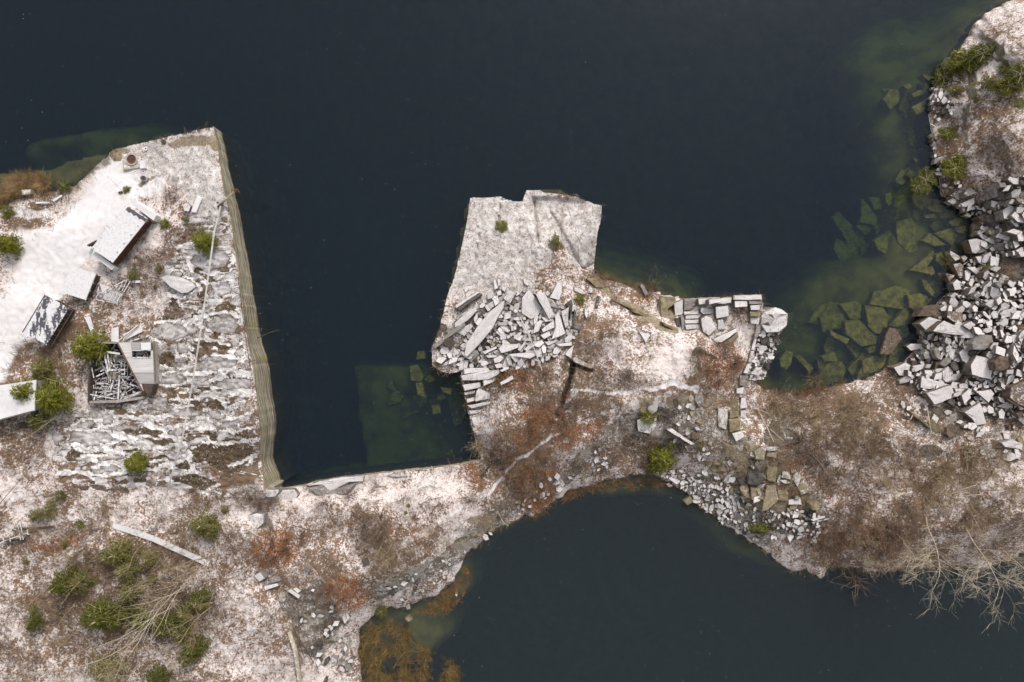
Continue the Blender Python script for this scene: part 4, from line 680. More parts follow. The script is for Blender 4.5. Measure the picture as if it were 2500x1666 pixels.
sub(U4, [([(800,760),(860,680),(925,690),(930,780),(860,840)],2.5),([(955,660),(1000,640),(1035,660),(990,690)],2.0),([(1020,720),(1080,690),(1140,700),(1100,730),(1040,745)],1.4),([(1020,820),(1160,745),(1170,830),(1060,880)],1.1),([(1240,500),(1280,440),(1335,430),(1330,510),(1280,535)],.6),([(1100,570),(1190,590),(1150,620)],1.0),([(980,1340),(1010,1300),(1060,1330),(1020,1370)],2.0),([(1030,1210),(1070,1220),(1060,1250)],1.6)])
sub(D7, [([(0,140),(60,130),(110,220),(90,260),(10,250)],2.9),([(45,270),(95,265),(125,385),(60,360)],1.7),([(235,300),(330,310),(310,355),(260,340)],1.0),([(110,240),(160,200),(200,240),(150,270)],2.6),([(210,370),(260,350),(280,385),(220,400)],2.6),([(170,440),(230,430),(240,500),(180,510)],3.4),([(60,30),(110,20),(120,80),(50,90)],2.8)], grp="boulders under the small bay")
# packed smaller stones: weighted cells inside a region, skipping what is already traced
def clip(poly, nx, ny, d):
    out = []
    for i in range(len(poly)):
        a_, b_ = poly[i], poly[(i + 1) % len(poly)]; da_ = a_[0] * nx + a_[1] * ny - d; db = b_[0] * nx + b_[1] * ny - d
        if da_ <= 0: out.append(a_)
        if (da_ < 0) != (db < 0) and da_ != db: t = da_ / (da_ - db); out.append((a_[0] + (b_[0] - a_[0]) * t, a_[1] + (b_[1] - a_[1]) * t))
    return out
def pinp(x, y, poly):
    r = False
    for i in range(len(poly)):
        (x1, y1), (x2, y2) = poly[i - 1], poly[i]
        if (y1 > y) != (y2 > y) and x < (x2 - x1) * (y - y1) / (y2 - y1) + x1: r = not r
    return r
def cells(region, smin, smax, seed, shrink=.86, tries=6000, holes=(), noclip=False, keep=1.0):
    rr = random.Random(seed); xs = [p_[0] for p_ in region]; ys = [p_[1] for p_ in region]; pts = []
    cs = [(cen(t), math.sqrt(abs(area(t)) / 3.14), t) for t in taken]
    for t_ in range(tries):
        x, y = rr.uniform(min(xs), max(xs)), rr.uniform(min(ys), max(ys)); r = smin + (smax - smin) * (rr.random() ** 1.7) * (1 - .55 * t_ / tries)
        if not pinp(x, y, region) or any(((x - hx) / hr) ** 2 + ((y - hy) / hs_) ** 2 < 1 for hx, hy, hr, hs_ in holes): continue
        if any((x - a_) ** 2 + (y - b_) ** 2 < ((r + q) * (.74 if noclip else .88)) ** 2 for a_, b_, q in pts): continue
        bad = False
        for (qx_, qy_), qr, poly in cs:
            if (x - qx_) ** 2 + (y - qy_) ** 2 < (qr * 2.2 + r) ** 2:
                if pinp(x, y, poly) or min(math.hypot(x - a_, y - b_) for a_, b_ in poly) < r * .6: bad = True; break
        if not bad: pts.append((x, y, r))
    out = []
    for i, (x, y, r) in enumerate(pts):
        ang = rr.uniform(0, 6.28); el_ = rr.uniform(1.1, 2.1 if noclip else 3.0); m = rr.choice([4, 4, 4, 5, 5, 6])
        poly = [(x + r * (1.0 if noclip else 1.75) * el_ * math.cos(6.283 * k / m + rr.uniform(-.25, .25)) * math.cos(ang) - r * (1.05 if noclip else 1.6) * math.sin(6.283 * k / m) * math.sin(ang), y + r * (1.0 if noclip else 1.75) * el_ * math.cos(6.283 * k / m) * math.sin(ang) + r * (1.05 if noclip else 1.6) * math.sin(6.283 * k / m + rr.uniform(-.25, .25)) * math.cos(ang)) for k in range(m)]
        for j, (a_, b_, q) in enumerate(pts):
            if j == i or noclip: continue
            dx, dy = a_ - x, b_ - y; D = math.hypot(dx, dy)
            if D > (r + q) * 3.4: continue
            k = (D * D + r * r - q * q) / (2 * D); poly = clip(poly, dx / D, dy / D, (x * dx + y * dy) / D + k)
            if len(poly) < 3: break
        if len(poly) < 3: continue
        cx, cy = cen(poly); ro = rr.uniform(-.35, .35); k1 = shrink * rr.uniform(.82, 1.12); k2 = shrink * rr.uniform(.8, 1.1)
        poly = [(cx + (a_ - cx) * k1 * math.cos(ro) - (b_ - cy) * k2 * math.sin(ro), cy + (a_ - cx) * k1 * math.sin(ro) + (b_ - cy) * k2 * math.cos(ro)) for a_, b_ in poly]
        if abs(area(poly)) > 30 and rr.random() < keep: out.append(poly)
    return out
def heap(region, smin, smax, seed, name, grp, hgt, maxn, mats='sssgsbgd', holes=(), lift=0, noun="stone", under=False, keep=1.0):
    cl_ = sorted(cells(region, smin, smax, seed, holes=holes, shrink=1.16 if under else 1.0, noclip=not under, keep=keep), key=lambda q: -abs(area(q)))
    rr = random.Random(seed); rest_v, rest_f, rest_m = [], [], []
    for i, poly in enumerate(cl_):
        a_ = abs(area(poly)); m = rr.choice(mats); cx, cy = cen(poly); zt = None if not under else -(under[0] + rr.uniform(0, .7) + .021 * float(segdist(np.array([cx]), np.array([cy]), LP, LQ)[0]) * (1 if under[0] < 3 else 0))
        if i < maxn or len(cl_) - maxn < 80:
            tone = {'s': 'white dusted', 'b': 'bare brown', 't': 'tan', 'd': 'dark', 'g': 'grey'}[m]
            if under: stone(name, poly, .6, MUW, zt=zt, th=.9, look=f"submerged {size_word(a_)} {shape_word(poly)} {noun}", cat="submerged boulder", group=grp)
            else: stone(name, poly, hgt * rr.uniform(.5, 1.5) + lift, {'s': MS, 'b': MSB, 't': MST, 'd': MSD, 'g': MSG}[m], (rr.uniform(-.45, .45), rr.uniform(-.45, .45)), look=f"{tone} {size_word(a_)} {shape_word(poly)} {noun}", cat="stone", group=grp)
        else:
            z_ = gz(cx, cy) + hgt * rr.uniform(.3, 1.1) if not under else zt
            v, f, loc, _c = stone_mesh(poly, z_, .6, (rr.uniform(-.4, .4), rr.uniform(-.4, .4)), 1.0, i); o_ = len(rest_v)
            rest_v += [(x + loc[0], y + loc[1], z + loc[2]) for x, y, z in v]; rest_f += [tuple(k + o_ for k in q) for q in f]; rest_m += [{'s': 0, 'g': 1, 'b': 2, 'd': 3, 't': 4}[m]] * len(f)
    if rest_v:
        o = meshobj("loose_rubble", rest_v, rest_f, [MS, MSG, MSB, MSD, MST] if not under else [MUW] * 5, mi=rest_m); tag(o, kind="stuff")
        tag(o, "small broken rubble " + place(*cen(region)), "rubble")
    return len(cl_)
HOL = [(2475, 655, 42, 34), (2420, 480, 60, 14), (2195, 840, 22, 14)]
RR = [(2300,486),(2345,500),(2400,500),(2440,452),(2500,430),(2580,430),(2600,900),(2560,1010),(2450,1020),(2400,1010),(2350,990),(2270,975),(2240,945),(2200,925),(2180,905),(2215,890),(2235,865),(2252,835),(2255,795),(2275,768),(2300,745),(2325,718),(2335,690),(2360,655),(2380,622),(2372,590),(2392,575),(2390,530)]
n1 = heap(RR, 4.5, 14, 5, "rubble_stone", "loose stones of the rubble slope", .8, 225, mats='ssssgsgbsd', holes=HOL)
n2 = heap(B_([(700,850),(560,960),(470,1120),(400,1330),(250,1330),(230,1440),(450,1455),(700,1480),(1000,1440),(1180,1330),(1290,1200),(1250,980),(1180,1000),(1040,880),(900,860),(830,900)]), 4.5, 12, 9, "heap_stone", "small stones of the middle heap", .4, 70, 'ssssgsgd')
n3 = heap(E3([(330,640),(520,620),(700,740),(860,760),(1000,850),(980,900),(880,1000),(850,1040),(700,920),(640,870),(560,790)]), 3.2, 7, 13, "bank_stone", "stones on the south bank", .35, 40, 'ssssgsbg', keep=.8)
n4 = heap(C_([(1590,610),(1720,610),(1690,750),(1670,830),(1610,960),(1500,960),(1500,880),(1560,760)]), 3.5, 9, 17, "wall_foot_stone", "stones at the foot of the block wall", .4, 26, 'sssgdd')
n5 = heap([(1870,1240),(2010,1250),(2020,1300),(1990,1330),(1930,1310),(1880,1280)], 3.5, 8, 19, "gully_stone", "stones below the rock steps", .4, 24, 'gdgbds', keep=.7)
heap([(1790,1095),(1900,1085),(1935,1150),(1985,1230),(1960,1262),(1880,1255),(1800,1245),(1775,1180),(1745,1130)], 6, 16, 41, "step_block", "rock blocks of the mossy steps", .35, 26, 'ttbttgd', keep=.42)
heap([(1545,975),(1600,955),(1770,965),(1775,1010),(1690,1015),(1610,1020),(1560,1050)], 6, 15, 43, "crest_block", "rock blocks on the crest below the snow path", .25, 14, 'gtgtb', keep=.18)
heap([(1600,1025),(1700,1015),(1790,1100),(1780,1150),(1700,1120),(1640,1080)], 4, 10, 44, "slope_stone", "stones on the slope below the crest", .3, 12, 'sgtbd', keep=.14)
heap([(1690,1150),(1780,1160),(1840,1240),(1890,1290),(1900,1350),(1830,1310),(1740,1240)], 3.5, 8, 45, "lakeside_stone", "stones on the south bank", .3, 12, 'ssgsbd', keep=.3)
heap([(1130,1350),(1200,1275),(1300,1195),(1400,1135),(1470,1090),(1500,1130),(1440,1165),(1390,1180),(1300,1240),(1230,1275),(1150,1350)], 3.5, 10, 46, "bank_rock", "rocks on the bank west of the pine", .3, 16, 'sgbdgt', keep=.3)
heap([(930,1445),(1020,1400),(1090,1365),(1115,1385),(1060,1430),(980,1465)], 3.5, 8, 47, "weathered_rock", "rocks on the bank by the reeds", .3, 8, 'sgbd', keep=.25)
heap([(710,1440),(800,1430),(850,1500),(860,1660),(790,1680),(750,1600),(730,1500)], 4, 13, 48, "gully_rock", "rocks in the bottom gully", .4, 10, 'gbdgs', keep=.16)
heap([(2200,985),(2330,1010),(2420,1050),(2500,1040),(2500,1120),(2350,1100),(2250,1050)], 5, 14, 49, "brush_rock", "rocks showing in the brush below the rubble", .3, 12, 'sgtsb', keep=.15)
heap([(2275,330),(2330,420),(2350,470),(2310,480),(2290,420)], 3.5, 8, 50, "shoreline_stone", "stones of the right shore", .35, 10, 'sgb', keep=.4)
heap([(2275,215),(2320,225),(2330,270),(2300,300),(2275,280)], 3.5, 8, 51, "shoreline_stone", "stones of the right shore", .35, 8, 'ssgd', keep=.5)
n6 = heap([(2060,600),(2210,430),(2290,480),(2370,530),(2380,575),(2360,630),(2310,700),(2250,770),(2240,840),(2190,890),(2120,920),(2010,925),(1990,850),(2050,740)], 11, 34, 23, "sunken_stone", "stones under the water by the rubble slope", .4, 60, under=(.6, 3.6), keep=.72)
n7 = heap([(960,900),(1040,905),(1110,930),(1120,990),(1040,1000),(960,960)], 9, 22, 29, "bay_stone", "stones under the small bay", .4, 20, under=(4.9, 5.8), keep=.6)
n8 = heap([(2190,150),(2290,190),(2270,300),(2270,380),(2290,440),(2230,440),(2180,330),(2150,230)], 8, 26, 31, "shallow_stone", "stones under the water by the right shore", .4, 24, under=(1.6, 3.4), keep=.3)
print("cells", n1, n2, n3, n4, n5, n6, n7, n8)
# ---------------------------------------------------------------- bars, tubes, boxes between points
class MB:
    def __init__(s): s.v = []; s.f = []
    def bar(s, a, b, w_, h_=None):
        a = Vector(a); b = Vector(b); h_ = h_ or w_; d = (b - a)
        if d.length < 1e-4: return s
        d.normalize(); up = Vector((0, 0, 1)) if abs(d.z) < .95 else Vector((1, 0, 0)); x = d.cross(up).normalized() * w_ / 2; y = x.cross(d).normalized() * h_ / 2; o = len(s.v)
        for p_ in (a, b):
            for sx, sy in ((-1, -1), (1, -1), (1, 1), (-1, 1)): s.v.append(tuple(p_ + x * sx + y * sy))
        s.f += [tuple(o + i for i in q) for q in ((0,1,2,3),(7,6,5,4),(0,4,5,1),(1,5,6,2),(2,6,7,3),(3,7,4,0))]; return s
    def tube(s, pts, r, n_=5):
        o = len(s.v); m = len(pts)
        for i, p_ in enumerate(pts):
            p_ = Vector(p_); d = (Vector(pts[min(i + 1, m - 1)]) - Vector(pts[max(i - 1, 0)])).normalized()
            up = Vector((0, 0, 1)) if abs(d.z) < .9 else Vector((1, 0, 0)); x = d.cross(up).normalized(); y = x.cross(d); ri = r[i] if isinstance(r, (list, tuple)) else r
            for k in range(n_): a = 6.2832 * k / n_; s.v.append(tuple(p_ + x * math.cos(a) * ri + y * math.sin(a) * ri))
        for i in range(m - 1):
            for k in range(n_): k2 = (k + 1) % n_; s.f.append((o + i * n_ + k, o + i * n_ + k2, o + (i + 1) * n_ + k2, o + (i + 1) * n_ + k))
        s.f.append(tuple(o + k for k in range(n_))[::-1]); s.f.append(tuple(o + (m - 1) * n_ + k for k in range(n_))); return s
    def prism(s, poly, z0, z1):
        o = len(s.v); n_ = len(poly); zz = lambda z, i: z[i] if isinstance(z, (list, tuple)) else z
        for z in (z0, z1):
            for i, q in enumerate(poly): s.v.append((q[0], q[1], zz(z, i)))
        s.f.append(tuple(o + i for i in range(n_))[::-1]); s.f.append(tuple(o + n_ + i for i in range(n_)))
        for i in range(n_): j = (i + 1) % n_; s.f.append((o + i, o + j, o + n_ + j, o + n_ + i))
        return s
    def build(s, name, mat, parent=None, smooth=False):
        L = Vector((0, 0, 0)); q_ = parent
        while q_: L = L + q_.location; q_ = q_.parent
        return meshobj(name, [(a - L.x, b - L.y, c_ - L.z) for a, b, c_ in s.v], s.f, mat, parent, smooth=smooth)
def W2(poly, z):
    q = [P(x, y, z)[:2] for x, y in poly]
    return q if area(q) > 0 else q[::-1]
def shrink_(q, k):
    cx, cy = cen(q); return [(cx + (x - cx) * k, cy + (y - cy) * k) for x, y in q]
# ---------------------------------------------------------------- sheds
def mat_shedroof(name, snow_amt, ang=0, bare=(.10, .095, .115)):
    s = NT(name); p = s.oc(); a = s.noise(s.map(p, (1.6, .55, 1), rot=(0, 0, ang)), 1.1, 4, .65); b = s.noise(p, 3.4, 4, .7)
    f = s.ss(s.M('ADD', s.M('MULTIPLY', a, .7), s.M('MULTIPLY', b, .3)), .62 - snow_amt * .35, .655 - snow_amt * .35)
    col = s.mix(f, bare, s.mix(s.ss(b, .4, .7), (.83, .81, .82), (.66, .64, .65))); return s.done(col, .7, b, .3, .04)
ROOF = [None]
def shed(name, label, roof, base_h, ang, snow_amt, seams, open_side=None, parts=()):
    cx, cy = cen(roof); zg = gz(cx, cy); zr = zg + base_h; q = W2(roof, zr); c_ = cen(q)
    t = empty(name, (c_[0], c_[1], zg)); tag(t, label, "shed")
    MB().prism(shrink_(q, .84), zg - .3, zr - .12).build("wall", M_darkwood, t)
    ROOF[0] = MB().prism(q, zr - .12, zr).build("roof", mat_shedroof(name + "_roofing", snow_amt, ang), t)
    return t, zg, zr, q
LR = L1([(945,700),(1130,800),(862,1135),(700,1025)])
t, zg, zr, q = shed("long_shed", "long shed with snow covered roof beside the white track", LR, 2.6, R(-34), 1.1, 6)
for pts, dz in [([(1035,662),(1197,770),(1175,812),(1010,690)], 2.2), ([(715,1040),(880,1165),(855,1190),(700,1075)], 1.9)]:
    MB().prism(W2(L1(pts), zg + dz), zg - .1, zg + dz).build("end_bay", M_roofsnow, t)
b_ = MB()   # open side: timber rails and struts
for (x1, y1, x2, y2, z, wd) in [(1135,808,868,1138,1.9,.35),(1150,822,880,1150,1.3,.22),(1160,830,895,1150,.9,.18)]:
    b_.bar(P(*L1([(x1,y1)])[0], zg + z), P(*L1([(x2,y2)])[0], zg + z), wd, .12)
b_.build("side_rail", M_rust, t)
for k in range(6):
    f = k / 5; x1, y1 = 1128 + (862 - 1128) * f, 800 + (1135 - 800) * f
    MB().bar(P(*L1([(x1 - 20, y1 - 14)])[0], zr + .06), P(*L1([(x1 + 50, y1 + 36)])[0], zg + 1.4), .09).build("strut", M_darkwood, t)
for k in range(5):
    f = k / 4; x1, y1 = 950 + (705 - 950) * f, 700 + (1020 - 700) * f
    MB().bar(P(*L1([(x1 - 14, y1 - 10)])[0], zr - .1), P(*L1([(x1 + 12, y1 + 6)])[0], zr + .04), .06).build("roof_pole", M_plank, ROOF[0])
MB().bar(P(*L1([(985,705)])[0], zr + .05), P(*L1([(1130,800)])[0], zr + .05), .12).build("ridge_board", M_plank, ROOF[0])
d_ = MB().prism(W2(L1([(982,703),(1134,799),(1108,822),(1082,800),(1066,802),(1044,772),(1022,776),(1004,750),(986,752),(962,728)]), zr + .02), zr - .01, zr + .02).build("bare_roof_strip", mat_plain('bare_felt', (.10, .095, .115), (.16, .15, .17), 2), ROOF[0])
o = MB().prism(W2(L1([(665,998),(735,962),(738,972),(670,1008)]), zg + .8), zg, zg + .8).build("black_board", M_darkwood); tag(o, "black board leaning out from the lower end of the long shed", "board")
SR = L1([(545,1168),(735,1218),(655,1420),(458,1358)])
t, zg, zr, q = shed("small_shed", "small square shed with a plain white roof", SR, 1.8, 0, 2.5, 0)
for x1, y1, x2, y2 in [(735,1218,760,1250),(715,1290,745,1310),(690,1350,715,1372),(655,1420,680,1435),(645,1332,700,1365)]: MB().bar(P(*L1([(x1, y1)])[0], zr), P(*L1([(x2, y2)])[0], zg + .3), .08).build("strut", M_plank, t)
DR = L2([(345,65),(525,165),(355,445),(172,347)])
t, zg, zr, q = shed("dark_shed", "shed with dark roof half covered by patchy snow", DR, 2.4, R(-30), .42, 0)
for k in range(8):
    f = k / 7; x1, y1 = 525 + (355 - 525) * f, 165 + (445 - 165) * f
    MB().bar(P(*L2([(x1, y1)])[0], zr), P(*L2([(x1 + 40, y1 + 16)])[0], zg + .6), .09).build("strut", M_plank, t)
for s_ in (.3, 1.0): MB().bar(P(*L2([(545 + 15 * s_,180)])[0], zg + 2 * s_), P(*L2([(380 + 15 * s_,455)])[0], zg + 2 * s_), .1).build("side_rail", M_darkwood, t)
MB().bar(P(*L2([(345,62)])[0], zr + .03), P(*L2([(172,350)])[0], zr + .03), .07).build("eaves_board", M_darkwood, ROOF[0])
# white flat roof at the left edge
WR = [(-120,960),(0,941),(88,928),(84,1003),(0,1025),(-120,1050)]
zg = gz(60, 975); q = W2(WR, zg + 2.6); c_ = cen(q); t = empty("white_house", (c_[0], c_[1], zg)); tag(t, "white flat roofed house cut by the left edge under a pine", "house")
MB().prism(shrink_(q, .96), zg - .5, zg + 2.45).build("wall", M_wall, t); MB().prism(q, zg + 2.45, zg + 2.6).build("roof", M_roofsnow, t)
MB().bar(P(84, 1003, zg + 2.5), P(0, 1025, zg + 2.5), .10, .2).build("gutter", M_wall, t)
# ---------------------------------------------------------------- roofless building
zg = gz(396, 905) - 1.9; wh = 2.8
OUT = L2([(745,430),(1168,425),(1185,745),(1130,850),(900,880),(680,885),(672,780),(685,640)])
q = W2(OUT, zg + wh); c_ = cen(q); t = empty("ruined_building", (c_[0], c_[1], zg)); tag(t, "roofless grey wooden building filled with broken timber", "building")
MB().prism(W2(OUT, zg + .1), zg - .6, zg + .1).build("floor", M_inner, t)
def wallrun(pts, h1, w_=.18, nm="wall", mt=None):
    for (a_, b_) in zip(pts[:-1], pts[1:]):
        pa, pb = P(*a_, zg + h1[0])[:2], P(*b_, zg + h1[-1])[:2]
        d = Vector((pb[0] - pa[0], pb[1] - pa[1], 0)); n_ = Vector((-d.y, d.x, 0)).normalized() * w_ / 2
        MB().prism([(pa[0] - n_.x, pa[1] - n_.y), (pa[0] + n_.x, pa[1] + n_.y), (pb[0] + n_.x, pb[1] + n_.y), (pb[0] - n_.x, pb[1] - n_.y)][::-1], zg - .5, [zg + h1[0], zg + h1[0], zg + h1[-1], zg + h1[-1]]).build(nm, mt or M_wall, t)
wallrun(L2([(745,430),(900,432)]), [wh]); wallrun(L2([(900,432),(1168,425)]), [wh - .2]); wallrun(L2([(1172,425),(1188,745)]), [wh, wh], nm="wall", mt=M_wall)
wallrun(L2([(680,885),(900,880)]), [wh - .6, wh - .6], .26); wallrun(L2([(900,880),(1095,850)]), [wh - .6, wh - .3], .3); wallrun(L2([(676,885),(676,760),(690,640),(720,530),(748,432)]), [wh - .5], .16, "wall", M_darkwood)
wallrun(L2([(1095,850),(1140,858),(1185,790),(1188,745)]), [wh - 1.4], .2, "wall", M_plank)
# standing part of the roof with its window opening, sloping boards
RP = L2([(900,430),(1168,425),(1168,490),(1010,490),(1018,545),(1172,545),(1183,745),(1085,742),(1098,800),(1088,800),(1055,730),(1000,640)])
zr = zg + wh + .15
def rpoly(pts, dz=0, th=.12): return MB().prism(W2(L2(pts), zr + dz), zr - th, zr + dz)
M_roofg = mat_plain("grey_roof_boards", (.70, .675, .665), (.56, .53, .52), .8, snow=.2, stretch=(.3, 5, 1)); M_roofd = mat_plain("bare_roof_boards", (.48, .455, .45), (.36, .335, .33), 1.0, stretch=(.3, 6, 1))
R0 = None
for pts, m_ in [([(902,430),(1008,428),(1010,545),(953,545)], M_roofg), ([(953,548),(1012,548),(1174,548),(1179,660),(1012,660)], M_roofg), ([(1014,663),(1179,663),(1184,745),(1084,742),(1050,742)], M_roofd), ([(1050,745),(1082,745),(1098,800),(1086,800)], M_roofg), ([(1153,490),(1170,490),(1172,546),(1155,546)], M_roofg)]:
    RB = rpoly(pts).build("roof", m_, t)
    R0 = R0 or RB
rpoly([(1000,430),(1075,428),(1077,485),(1008,487)], .10, .0).build("roof_hatch", M_roofd, R0); rpoly([(1078,430),(1152,428),(1153,484),(1080,486)], .16, .0).build("roof_hatch", M_roofsnow, R0)
fr = MB().prism(W2(L2([(1008,487),(1155,487),(1155,493),(1008,493)]), zr + .08), zr - .1, zr + .08).prism(W2(L2([(1012,540),(1155,540),(1155,547),(1012,547)]), zr + .07), zr - .1, zr + .07).build("opening_frame", M_plank, R0)
MB().bar(P(*L2([(900,430)])[0], zr + .03), P(*L2([(1092,805)])[0], zr + .03), .13).build("broken_edge_board", mat_plain("torn_edge", (.22, .14, .10), (.12, .08, .06), 3), t)
MB().bar(P(*L2([(1176,425)])[0], zr), P(*L2([(1190,748)])[0], zr), .16).build("eaves_board", mat_plain("mossy_board", (.22, .20, .12), (.15, .13, .09), 3), t)
# drums of the old winding engine
for x, y in [(860,545),(895,545),(855,692),(890,690)]:
    p1 = P(*L2([(x - 12, y)])[0], zg + 1.2); p2 = P(*L2([(x + 12, y)])[0], zg + 1.2)
    o = MB().tube([p1, p2], .50, 14).build("winding_drum", M_drum); tag(o, f"pale winding drum among the broken timber, {'upper' if y < 600 else 'lower'} {'left' if x < 870 else 'right'} one of four", "winding drum")
rr = random.Random(5)
big = [(800,510,830,655,.3),(815,500,920,515,.3),(822,505,845,640,.22),(770,575,850,710,.3),(830,640,960,635,.28),(915,680,905,870,.24),(845,800,870,720,.26),(735,690,800,660,.2),(680,775,830,780,.35),(700,860,930,805,.26),(690,825,880,860,.16),(940,745,990,770,.18),(870,530,880,580,.16),(745,735,830,745,.18),(905,570,950,600,.18),(850,580,900,640,.14),(700,880,720,800,.16),(740,800,720,870,.2),(930,690,965,760,.14),(790,430,760,560,.2),(690,560,720,700,.14),(885,440,860,480,.14),(930,860,1090,815,.45),(1000,840,1090,800,.35)]
for x1, y1, x2, y2, w_ in big:
    z = zg + rr.uniform(1.2, 2.4)
    o = MB().bar(P(*L2([(x1, y1)])[0], z), P(*L2([(x2, y2)])[0], z + rr.uniform(-.4, .4)), w_ * .75, .1).build("fallen_beam", M_timber); auto(o, f"{'long' if math.hypot(x2-x1,y2-y1)>110 else 'short'} {'level' if abs(x2-x1)>2*abs(y2-y1) else 'upright' if abs(y2-y1)>2*abs(x2-x1) else 'slanting'} grey beam collapsed inside the ruin, {'upper' if y1<600 else 'middle' if y1<740 else 'lower'} {'left' if x1<780 else 'right'}", "beam", *L2([(x1, y1)])[0], "beams collapsed inside the ruined building")
    o["label"] = o["label"].split(" close ")[0].split(" right beside")[0]
b_ = MB()
for i in range(300):
    x, y = rr.uniform(690, 1060), rr.uniform(450, 870)
    if x > 905 + (y - 430) * .49: continue
    if x < 745 - (y - 430) * .3 and y < 640: continue
    a = rr.choice([0, 0, 1.57, .4, -.5, rr.uniform(0, 3)]); L_ = rr.uniform(14, 50); z = zg + rr.uniform(.3, 1.7)
    b_.bar(P(*L2([(x - L_ * math.cos(a), y - L_ * math.sin(a))])[0], z), P(*L2([(x + L_ * math.cos(a), y + L_ * math.sin(a))])[0], z + rr.uniform(-.4, .4)), rr.uniform(.05, .13), .05)
for i in range(26):
    x, y = rr.uniform(1015, 1145), rr.uniform(495, 535); a = rr.uniform(0, 3); b_.bar(P(*L2([(x, y)])[0], zg + 2.2), P(*L2([(x + 20 * math.cos(a), y + 20 * math.sin(a))])[0], zg + 2.4), .08)
o = b_.build("timber_debris", M_plank); tag(o, "heap of splintered grey boards filling the roofless building", "debris", kind="stuff")
# ---------------------------------------------------------------- timber frame, planks and panels around the sheds
zg = gz(270, 715); t = empty("timber_frame", P(270, 715, zg)); tag(t, "collapsed ladder like timber frame beside the small white roofed shed", "timber frame")
for x1, y1, x2, y2 in [(720,1390,975,1262),(745,1420,905,1445),(1000,1275,900,1440),(760,1310,740,1420)]: MB().bar(P(*L1([(x1, y1)])[0], zg + .7), P(*L1([(x2, y2)])[0], zg + .7), .10).build("rail", M_plank, t)
for k in range(7):
    f = k / 6; MB().bar(P(*L1([(760 + 215 * f, 1368 - 104 * f)])[0], zg + .8), P(*L1([(745 + 160 * f - 10, 1400 + 44 * f)])[0], zg + .8), .08).build("rung", M_plank, t)
for conv, pts, h_, lab in [(L1, [(760,1290),(940,1375),(925,1435),(905,1440),(800,1420)], .35, "white triangular panel under the collapsed timber frame"), (L2, [(853,320),(905,308),(908,425),(852,420)], .5, "upright white panel at the top wall of the ruin"), (L2, [(940,365),(1080,305),(1090,345),(955,410)], .5, "slanting white panel above the ruin roof"),
    (L2, [(650,240),(685,228),(730,350),(700,360)], .4, "slender white sheet on the ground above the pine"), (L1, [(1008,1272),(1070,1270),(1070,1287),(1008,1289)], .4, "short pale pipe end beside the timber frame"), (L1, [(272,668),(375,668),(378,680),(272,682)], .3, "level snowy plank near the left shore"), (L1, [(400,655),(468,615),(474,625),(410,668)], .35, "slanting snowy plank near the left shore"),
    (L1, [(165,578),(235,570),(230,605),(172,615)], .6, "tan concrete box beside the shore reeds"), (L2, [(140,1040),(270,1040),(260,1085),(150,1090)], .35, "dark striped boards below the left white house"), (L2, [(1090,745),(1180,748),(1150,835),(1100,800)], 1.4, "open dark wooden bin at the ruin corner"), (L1, [(905,590),(935,585),(935,598),(905,603)], .3, "short dark board above the long shed")]:
    poly = conv(pts); cx, cy = cen(poly); z = gz(cx, cy); q = W2(poly, z + h_)
    m_ = M_darkwood if "dark" in lab else M_ochre if "tan" in lab else M_roofsnow
    nm = "white_sheet" if "panel" in lab or "sheet" in lab else "plank" if "plank" in lab or "board" in lab else "concrete_box" if "box" in lab else "wooden_bin" if "bin" in lab else "pipe_end"
    o = MB().prism(q, z + h_ - .12 if "panel" in lab or "plank" in lab or "sheet" in lab else z - .2, z + h_).build(nm, m_); tag(o, lab, nm.replace("_", " "))
